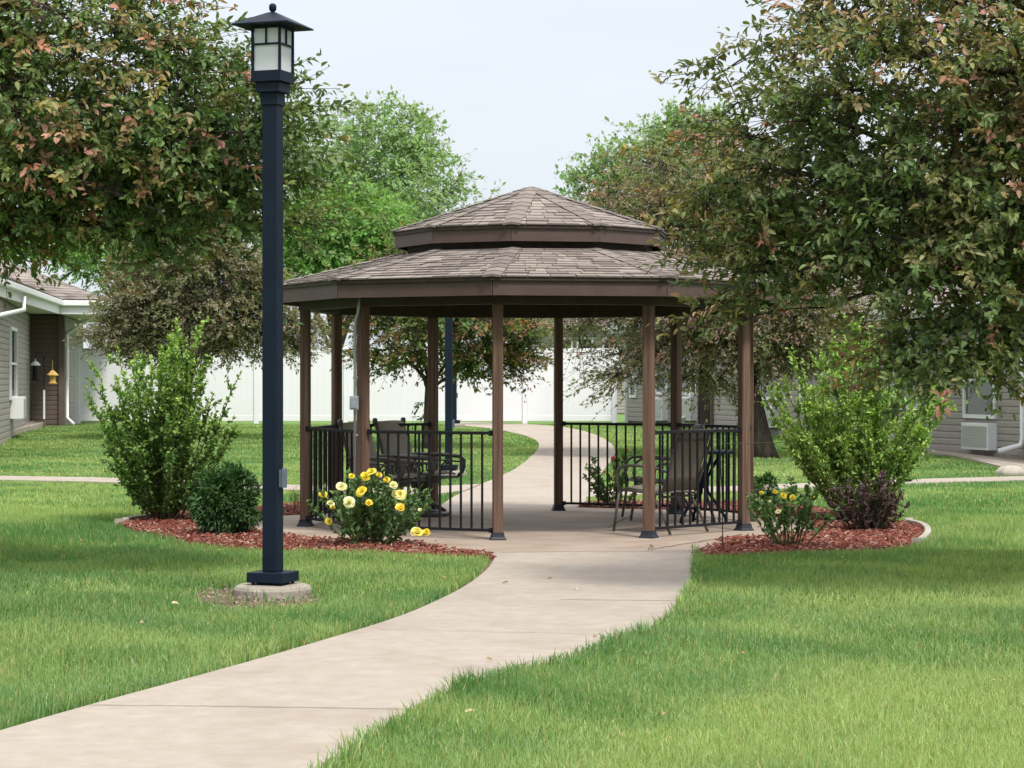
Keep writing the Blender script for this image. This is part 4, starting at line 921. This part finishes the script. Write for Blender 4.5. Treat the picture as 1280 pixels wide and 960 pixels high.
# paved strip, kerb stone
paving('paved_strip', STRIP, M['concrete'], .02, .1)
p = at(1263, 594); mb = MB(); mb.lathe([(.22, -.03), (.24, .05), (.17, .13), (.06, .15)], (p.x, p.y, 0), 7, .4); tag(obj('stone', mb, M['stone'], bevel=.03), 'low grey stone at the end of the paved strip by the downspout', 'stone')

# house on the left
wa, wb = Vector((-10.55, 45, 0)), Vector((-12.72, 58, 0)); Zb = .28
hl = thing('siding_house', 'taupe and dark brown siding house with wide white eaves and bird feeders in front', 'house', (-13, 58, .25))
t0 = (wb - wa).normalized()
n0 = Vector((t0.y, -t0.x, 0))
wa0 = wa - t0 * 6
mb = MB(); siding(mb, wa0, wb, .12, 3.2, lap=.016); obj('wall', mb, M['sid_l'], hl)
rc = Vector(((77 - 640) * 58 / FPX, 58.0, 0))
mb = MB(); siding(mb, Vector((wb.x - .1, 58.0, 0)), rc, .2, 3.2, lap=.016); obj('brown_wall', mb, M['sid_d'], hl)
wd_, we_ = rc, Vector((rc.x - 1.0, 66.0, 0))
mb = MB(); siding(mb, wd_, we_, .2, 3.2, lap=.016); obj('end_wall', mb, M['sid_l'], hl)
mb = MB(); mb.prism([wa0 - n0 * .03, Vector((wb.x - .06, 58.03, 0)), rc + Vector((-.03, .03, 0)), we_ + Vector((-.03, 0, 0)), Vector((-22, 66, 0)), Vector((-21, wa0.y, 0))], .0, 3.2); obj('wall_core', mb, M['sid_d'], hl)
corner(hl, rc + Vector((.02, -.02, 0)), .2, 3.2, 'sid_d', .16)
sx = lambda px: s_at(px, wa0, wb)
s0, s1 = sx(11), sx(18.5); s0, s1 = min(s0, s1), max(s0, s1)
window(hl, wa0, wb, s0, s1, z_at(500, s0, wa0, wb), z_at(408, s0, wa0, wb), 0)
s0 = sx(15); aircon(hl, wa0, wb, s0 - .9, z_at(523, s0, wa0, wb), 1.07, .5, .3)
window(hl, wd_, we_, .9, 1.9, 1.5, 2.3, 0)
window(hl, wa0, wb, 1.5, 3.0, 1.1, 2.5)
# L shaped eave: side run, then the end that turns to the camera
EZ = 3.23; e0 = pt(-160, 318, 38.5); up = Vector((0, 0, 1))
E0, E1, E2, E3 = Vector((-9.75, 38, 0)), Vector((-11.75, 57.0, 0)), Vector((-10.6, 57.2, 0)), Vector((-11.4, 66.5, 0))
mb = MB(); mb.prism([E0, E1, E2, E3, Vector((-20, 66.5, 0)), Vector((-20, 38, 0))], EZ, EZ + .03); obj('soffit', mb, M['soffit'], hl)
for P0, P1 in ((E0, E1), (E1, E2), (E2, E3)):
    t = (P1 - P0).normalized(); n = Vector((t.y, -t.x, 0)); mb = MB(); mb.prism([P0, P1, P1 + n * .03, P0 + n * .03], EZ - .03, EZ + .33); f = obj('fascia', mb, M['trim'], hl)
    mb = MB(); mb.prism([P0 + n * .032, P1 + n * .032, P1 + n * .15, P0 + n * .15], EZ + .18, EZ + .32); obj('gutter', mb, M['trim'], f, bevel=.02)
rs = MB(); rz_ = EZ + .345; rr = random.Random(9)
R0, R1_, R2_, R3_ = [Vector((q.x, q.y, rz_)) for q in (E0 + Vector((.1, 0, 0)), E1 + Vector((.1, -.1, 0)), E2 + Vector((.12, -.12, 0)), E3 + Vector((.1, 0, 0)))]
ridge0, ridge1 = Vector((-15.5, 38, rz_ + 2.0)), Vector((-16.2, 60.5, rz_ + 2.0))
shingles(rs, R0, R1_, Vector((-15.9, 57.5, rz_ + 1.75)), ridge0, 24, rr, SHC, .3)
shingles(rs, R1_, R2_, Vector((-15.0, 60.5, rz_ + 1.6)), Vector((-15.9, 57.5, rz_ + 1.75)), 22, rr, SHC, .3)
shingles(rs, R2_, R3_, Vector((-15.6, 66.4, rz_ + 1.6)), Vector((-15.0, 60.5, rz_ + 1.6)), 22, rr, SHC, .3)
dk = MB(); dn = Vector((0, 0, -.015))
dk.add([q + dn for q in (R0, R1_, R2_, R3_, ridge0, Vector((-15.9, 57.5, rz_ + 1.75)), Vector((-15.0, 60.5, rz_ + 1.6)), Vector((-15.6, 66.4, rz_ + 1.6)), Vector((-21, 38, rz_)), Vector((-21, 66.4, rz_)))],
       [(0, 1, 5, 4), (1, 2, 6, 5), (2, 3, 7, 6), (4, 5, 9, 8), (5, 6, 7, 9), (0, 4, 8), (3, 9, 7)])
o = obj('roof', dk, M['sid_l'], hl); obj('shingles', rs, M['shingle'], o)
mb = MB(); mb.lathe([(.06, 0), (.06, .5), (.075, .52)], (-14.2, 55, rz_ + 1.3), 10); obj('vent_pipe', mb, M['trim'], o)
g1 = Vector((-10.85, 57.35, EZ + .1)); downspout(hl, [g1, g1 + Vector((-.1, .1, -.2)), Vector((rc.x + .12, 58.15, EZ - .5)), Vector((rc.x + .1, 58.2, EZ - .7)), Vector((rc.x + .1, 58.2, .5)), Vector((rc.x + .3, 58.1, .32))], .05)
g2 = pt(18, 357, 48.5); g2 = Vector((E0.lerp(E1, .55).x + .1, E0.lerp(E1, .55).y, EZ + .1)); w2, _ = on_wall(wa0, wb, 4.6, 2.75, .06)
downspout(hl, [g2, g2 + Vector((0, 0, -.3)), w2, Vector((w2.x, w2.y, .4))], .05)
mb = MB(); mb.prism(KERB, -.05, .12); kind(obj('kerb', mb, M['concrete'], bevel=.02), 'structure')
mb = MB(); mb.prism(SOILBED, -.05, .05); kind(obj('garden_soil', mb, M['soil']), 'structure')

# pale house glimpsed above the fence
hf = thing('distant_house', 'taupe house with small white framed windows glimpsed above the white fence through the gazebo', 'house', (5, 80, .3))
a_, b_ = Vector((0.5, 80, 0)), Vector((9.5, 80, 0)); mb = MB(); mb.prism([a_ + Vector((0, .02, 0)), b_ + Vector((0, .02, 0)), b_ + Vector((0, 8, 0)), a_ + Vector((0, 8, 0))], .2, 3.5); siding(mb, a_, b_, .3, 3.5); obj('wall', mb, M['sid_l'], hf)
for px in (706, 731, 763): X = (px - 640) * 80 / FPX; window(hf, a_, b_, X - .5 - .3, X - .5 + .3, 1.9, 3.05, 0)
mb = MB(); mb.add([(.1, 79.5, 3.45), (9.9, 79.5, 3.45), (9.9, 88.5, 3.45), (.1, 88.5, 3.45), (.1, 84, 4.6), (9.9, 84, 4.6)], [(0, 1, 5, 4), (2, 3, 4, 5), (0, 4, 3), (1, 2, 5), (3, 2, 1, 0)]); obj('roof', mb, M['sid_d'], hf)

# ------------------------------------------------------------------ bird feeders on their hook
b = at(55, 533.5)
hk = thing('shepherd_hook', 'thin black double hook pole with a white sleeve in front of the brown house wall', 'hook', (b.x, b.y, b.z))
s_ = b.y / FPX; H = (533.5 - 440) * s_; mb = MB(); mb.tube([(0, 0, -.1), (0, 0, H - .15)], .012, 6)
for sg in (-1, 1): mb.tube([(0, 0, H - .25), (sg * .03, 0, H - .05), (sg * .1, 0, H), (sg * .19, 0, H - .05), (sg * .22, 0, H - .17), (sg * .2, 0, H - .22)], .009, 6)
obj('hook_pole', mb, M['black'], hk, world=False)
mb = MB(); mb.tube([(0, -.002, .2), (0, -.002, .95)], .028, 10); obj('sleeve', mb, M['trim'], hk, world=False)
fx1 = (44.5 - 640) * s_; f1 = thing('bird_feeder', 'dark tube bird feeder with a white lid hanging by the brown house wall', 'bird feeder', (b.x - .22, b.y, b.z + H - .75))
mb = MB(); mb.lathe([(.09, .02), (.1, .04), (.075, .05), (.075, .4), (.05, .41)], n=14); obj('seed_tube', mb, M['black'], f1, world=False, smooth=False)
mb = MB(); mb.lathe([(.125, .4), (.13, .43), (.06, .5), (.015, .52), (.012, .58)], n=14); obj('lid', mb, M['trim'], f1, world=False)
f2 = thing('bird_feeder', 'yellow pagoda bird feeder hanging by the brown house wall', 'bird feeder', (b.x + .22, b.y, b.z + H - .87))
mb = MB(); mb.lathe([(.12, .05), (.13, .075), (.08, .09), (.08, .27), (.05, .28)], n=6); obj('seed_box', mb, M['yellow'], f2, world=False)
mb = MB(); mb.lathe([(.15, .26), (.155, .285), (.09, .345), (.085, .36), (.04, .39), (.006, .41), (.004, .66)], n=6); obj('feeder_roof', mb, M['yellow'], f2, world=False)

# ------------------------------------------------------------------ furniture in the gazebo
def sheet(mb, prof, w, th=.012, k=6, sag=.0):
    """a sling: profile of (y, z) points swept over width w"""
    n = len(prof); vs = []
    for side in (0, 1):
        for i, (y, z) in enumerate(prof):
            t = Vector((0, prof[min(i + 1, n - 1)][0] - prof[max(i - 1, 0)][0], prof[min(i + 1, n - 1)][1] - prof[max(i - 1, 0)][1])).normalized(); nn = Vector((0, -t.z, t.y))
            for j in range(k + 1):
                u = j / k; s = sag * (1 - (2 * u - 1) ** 2); p = Vector((-w / 2 + w * u, y, z)) - nn * s - nn * (th * side); vs.append(p)
    m = k + 1; o = n * m; fs = []
    for i in range(n - 1):
        for j in range(k):
            a = i * m + j; fs += [(a, a + 1, a + m + 1, a + m), (o + a, o + a + m, o + a + m + 1, o + a + 1)]
    for j in range(k): fs += [(j, o + j, o + j + 1, j + 1), ((n - 1) * m + j, (n - 1) * m + j + 1, o + (n - 1) * m + j + 1, o + (n - 1) * m + j)]
    for i in range(n - 1): a = i * m; fs += [(a, a + m, o + a + m, o + a), (a + k, o + a + k, o + a + m + k, a + m + k)]
    mb.add(vs, fs)
def sling_chair(loc, rz, label, group):
    """stacking patio chair, faces +y"""
    r_ = thing('patio_chair', label, 'chair', loc, rz, group); W2 = .27
    mb = MB(); sheet(mb, [(.25, .415), (.2, .425), (0, .4), (-.2, .375), (-.25, .38)], .5, sag=.015); obj('seat', mb, M['sling'], r_, world=False, smooth=True)
    mb = MB(); sheet(mb, [(-.24, .40), (-.29, .55), (-.355, .75), (-.43, .955), (-.445, .975)], .5, sag=.02); obj('backrest', mb, M['sling'], r_, world=False, smooth=True)
    fr = MB(); rd = .0125
    for s in (-1, 1): fr.tube([(s * W2, .26, .41), (s * W2, 0, .395), (s * W2, -.22, .375), (s * W2, -.3, .55), (s * W2, -.37, .76), (s * W2, -.445, .97), (s * .24, -.46, .99)], rd, 8)
    fr.tube([(-.24, -.46, .99), (.24, -.46, .99)], rd, 8); fr.tube([(-W2, .255, .405), (W2, .255, .405)], rd, 8); fr.tube([(-W2, -.2, .35), (W2, -.2, .35)], rd, 8)
    fr.tube([(-.25, -.41, .9), (.25, -.41, .9)], .008, 6); obj('frame', fr, M['frame'], r_, world=False, smooth=True)
    for s in (-1, 1):
        a = MB(); x = s * (W2 + .02); a.tube([(x, .27, .38), (x + s * .01, .3, .5), (x + s * .01, .285, .6), (x + s * .01, .22, .645), (x + s * .01, .05, .65), (x, -.15, .635), (x, -.31, .6)], .015, 8); obj('armrest', a, M['frame'], r_, world=False, smooth=True)
        a = MB(); a.tube([(x, .27, .4), (x + s * .01, .3, .2), (x + s * .015, .33, 0)], .014, 8); obj('leg', a, M['frame'], r_, world=False, smooth=True)
        a = MB(); a.tube([(x, -.13, .38), (x + s * .005, -.26, .2), (x + s * .01, -.36, 0)], .014, 8); obj('leg', a, M['frame'], r_, world=False, smooth=True)
    return r_
def face(dx, dy): return math.atan2(-dx, dy)
c1 = sling_chair((1.44, 21.46, 0), face(-.75, .66), 'brown sling patio chair turned away, nearest to the railing on the right of the gazebo', 'sling patio chairs')
dup(c1, (1.55, 23.5, 0), face(-1, -.1), 'sling patio chair behind the nearer sling chair, facing the middle of the gazebo', 'sling patio chairs')
def rocker(loc, rz, label, group):
    """swivel rocker with cast scroll arms, faces +y"""
    r_ = thing('swivel_chair', label, 'chair', loc, rz, group)
    mb = MB(); sheet(mb, [(.27, .44), (.22, .455), (0, .43), (-.22, .40), (-.26, .41)], .5, th=.02, sag=.02); obj('seat', mb, M['sling_lt'], r_, world=False, smooth=True)
    mb = MB(); sheet(mb, [(-.25, .42), (-.3, .6), (-.36, .8), (-.42, 1.0), (-.43, 1.02)], .52, th=.014, sag=.02); obj('backrest', mb, M['sling_lt'], r_, world=False, smooth=True)
    fr = MB()
    for s in (-1, 1):
        x = s * .275; fr.tube([(x, .29, .42), (x, .0, .41), (x, -.23, .385), (x, -.3, .56), (x, -.365, .78), (x, -.43, 1.0)], .016, 8); fr.lathe([(.012, .99), (.026, 1.0), (.03, 1.03), (.028, 1.055), (.012, 1.065)], (x, -.435, 0), 10)
    fr.tube([(-.275, .285, .42), (.275, .285, .42)], .014, 8); fr.tube([(-.275, -.42, .985), (.275, -.42, .985)], .011, 8)
    obj('frame', fr, M['frame'], r_, world=False, smooth=True)
    for s in (-1, 1):
        a = MB(); x = s * .3; a.tube([(x, -.33, .655), (x, -.1, .66), (x, .15, .655), (x, .3, .64), (x, .35, .6), (x, .35, .54), (x, .33, .48), (x, .28, .43)], .021, 8)
        a.tube([(x, -.31, .6), (x, 0, .6), (x, .3, .585)], .01, 6)
        for cy, sg in ((-.08, 1), (.14, -1)):
            pts = []
            for i in range(22):
                th = i / 21 * 3.2 * math.pi; q = .085 * (1 - i / 26); pts.append((x, cy + sg * q * math.cos(th), .51 + q * math.sin(th)))
            a.tube(pts, .011, 6)
        obj('armrest', a, M['frame'], r_, world=False, smooth=True)
    bs = MB(); bs.lathe([(.12, .3), (.13, .34), (.2, .36), (.22, .4), (.05, .405)], n=16); bs.lathe([(.045, .08), (.04, .3), (.035, .31)], n=12)
    for k in range(4):
        a = k * math.pi / 2 + .78; c, s = math.cos(a), math.sin(a); bs.tube([(0, 0, .14), (.15 * c, .15 * s, .12), (.26 * c, .26 * s, .045)], [.03, .024, .02], 8)
    bs.tube([(.28 * math.cos(i / 24 * 2 * math.pi), .28 * math.sin(i / 24 * 2 * math.pi), .025) for i in range(25)], .025, 8, cap=False)
    obj('pedestal', bs, M['frame'], r_, world=False, smooth=True)
    return r_
k1 = rocker((-.98, 24.0, 0), face(.83, -.5), 'swivel patio chair with scrolled arms and pale sling back, near the back opening', 'swivel patio chairs')
dup(k1, (-1.3, 23.25, 0), face(.85, -.45), 'swivel patio chair mostly hidden behind the post carrying the grey conduit', 'swivel patio chairs')
# bistro table with bent legs
tb = thing('bistro_table', 'small round dark metal table with bent legs beside the sling chairs', 'table', (1.98, 22.75, 0))
mb = MB(); mb.lathe([(.31, .72), (.33, .725), (.33, .745), (.315, .752), (.02, .753)], n=32); obj('tabletop', mb, M['navy'], tb, world=False)
for k in range(4):
    a = k * math.pi / 2 + .35; c, s = math.cos(a), math.sin(a); mb = MB()
    mb.tube([(.2 * c, .2 * s, .72), (.12 * c, .12 * s, .6), (.035 * c, .035 * s, .45), (.05 * c, .05 * s, .32), (.17 * c, .17 * s, .17), (.25 * c, .25 * s, .05), (.255 * c, .255 * s, 0)], .016, 8); obj('leg', mb, M['navy'], tb, world=False, smooth=True)
mb = MB(); mb.lathe([(.05, .36), (.06, .4), (.06, .5), (.045, .53)], n=12); obj('leg_collar', mb, M['navy'], tb, world=False)
# garden stake with a thin wire arm at the bed edge
b = at(904, 689); st = thing('garden_stake', 'thin dark garden stake with a wire arm beside the right railing', 'stake', (b.x, b.y, 0))
s_ = b.y / FPX; mb = MB(); mb.tube([(0, 0, -.1), (-.01, 0, .5), (-.03, 0, (689 - 552) * s_), (-.05, 0, (689 - 549) * s_)], .0045, 6); obj('rod', mb, M['black'], st, world=False)
mb = MB(); mb.tube([(-.05, 0, (689 - 555) * s_), (.2, .02, (689 - 554) * s_), (.62, .05, (689 - 553) * s_)], .003, 5); obj('wire_arm', mb, M['cane'], st, world=False)

# fallen leaves and twigs on the lawn and walk
n = 60; x = rng.uniform(-4, 4.5, n); y = rng.uniform(8, 20, n); kk = ~inside(slab_poly, x, y); x, y = x[kk], y[kk]; n = len(x)
on = inside(front_walk, x, y); z = np.where(on, .012, .035); p = np.stack([x, y, z], 1)
v, f, c = leaf_mesh(p, np.concatenate([unit(rng.normal(0, 1, (n, 2))), np.zeros((n, 1))], 1), unit(np.array((0, 0, 1.)) + rng.normal(0, .35, (n, 3))), rng.uniform(.025, .055, n), rng.uniform(.015, .03, n), pick([(.42, .3, .15), (.5, .42, .28), (.3, .2, .1)], [1, 1, 1], n, rng), 6)
kind(np_obj('fallen_leaves', v, f, c, M['leaf']), 'stuff')
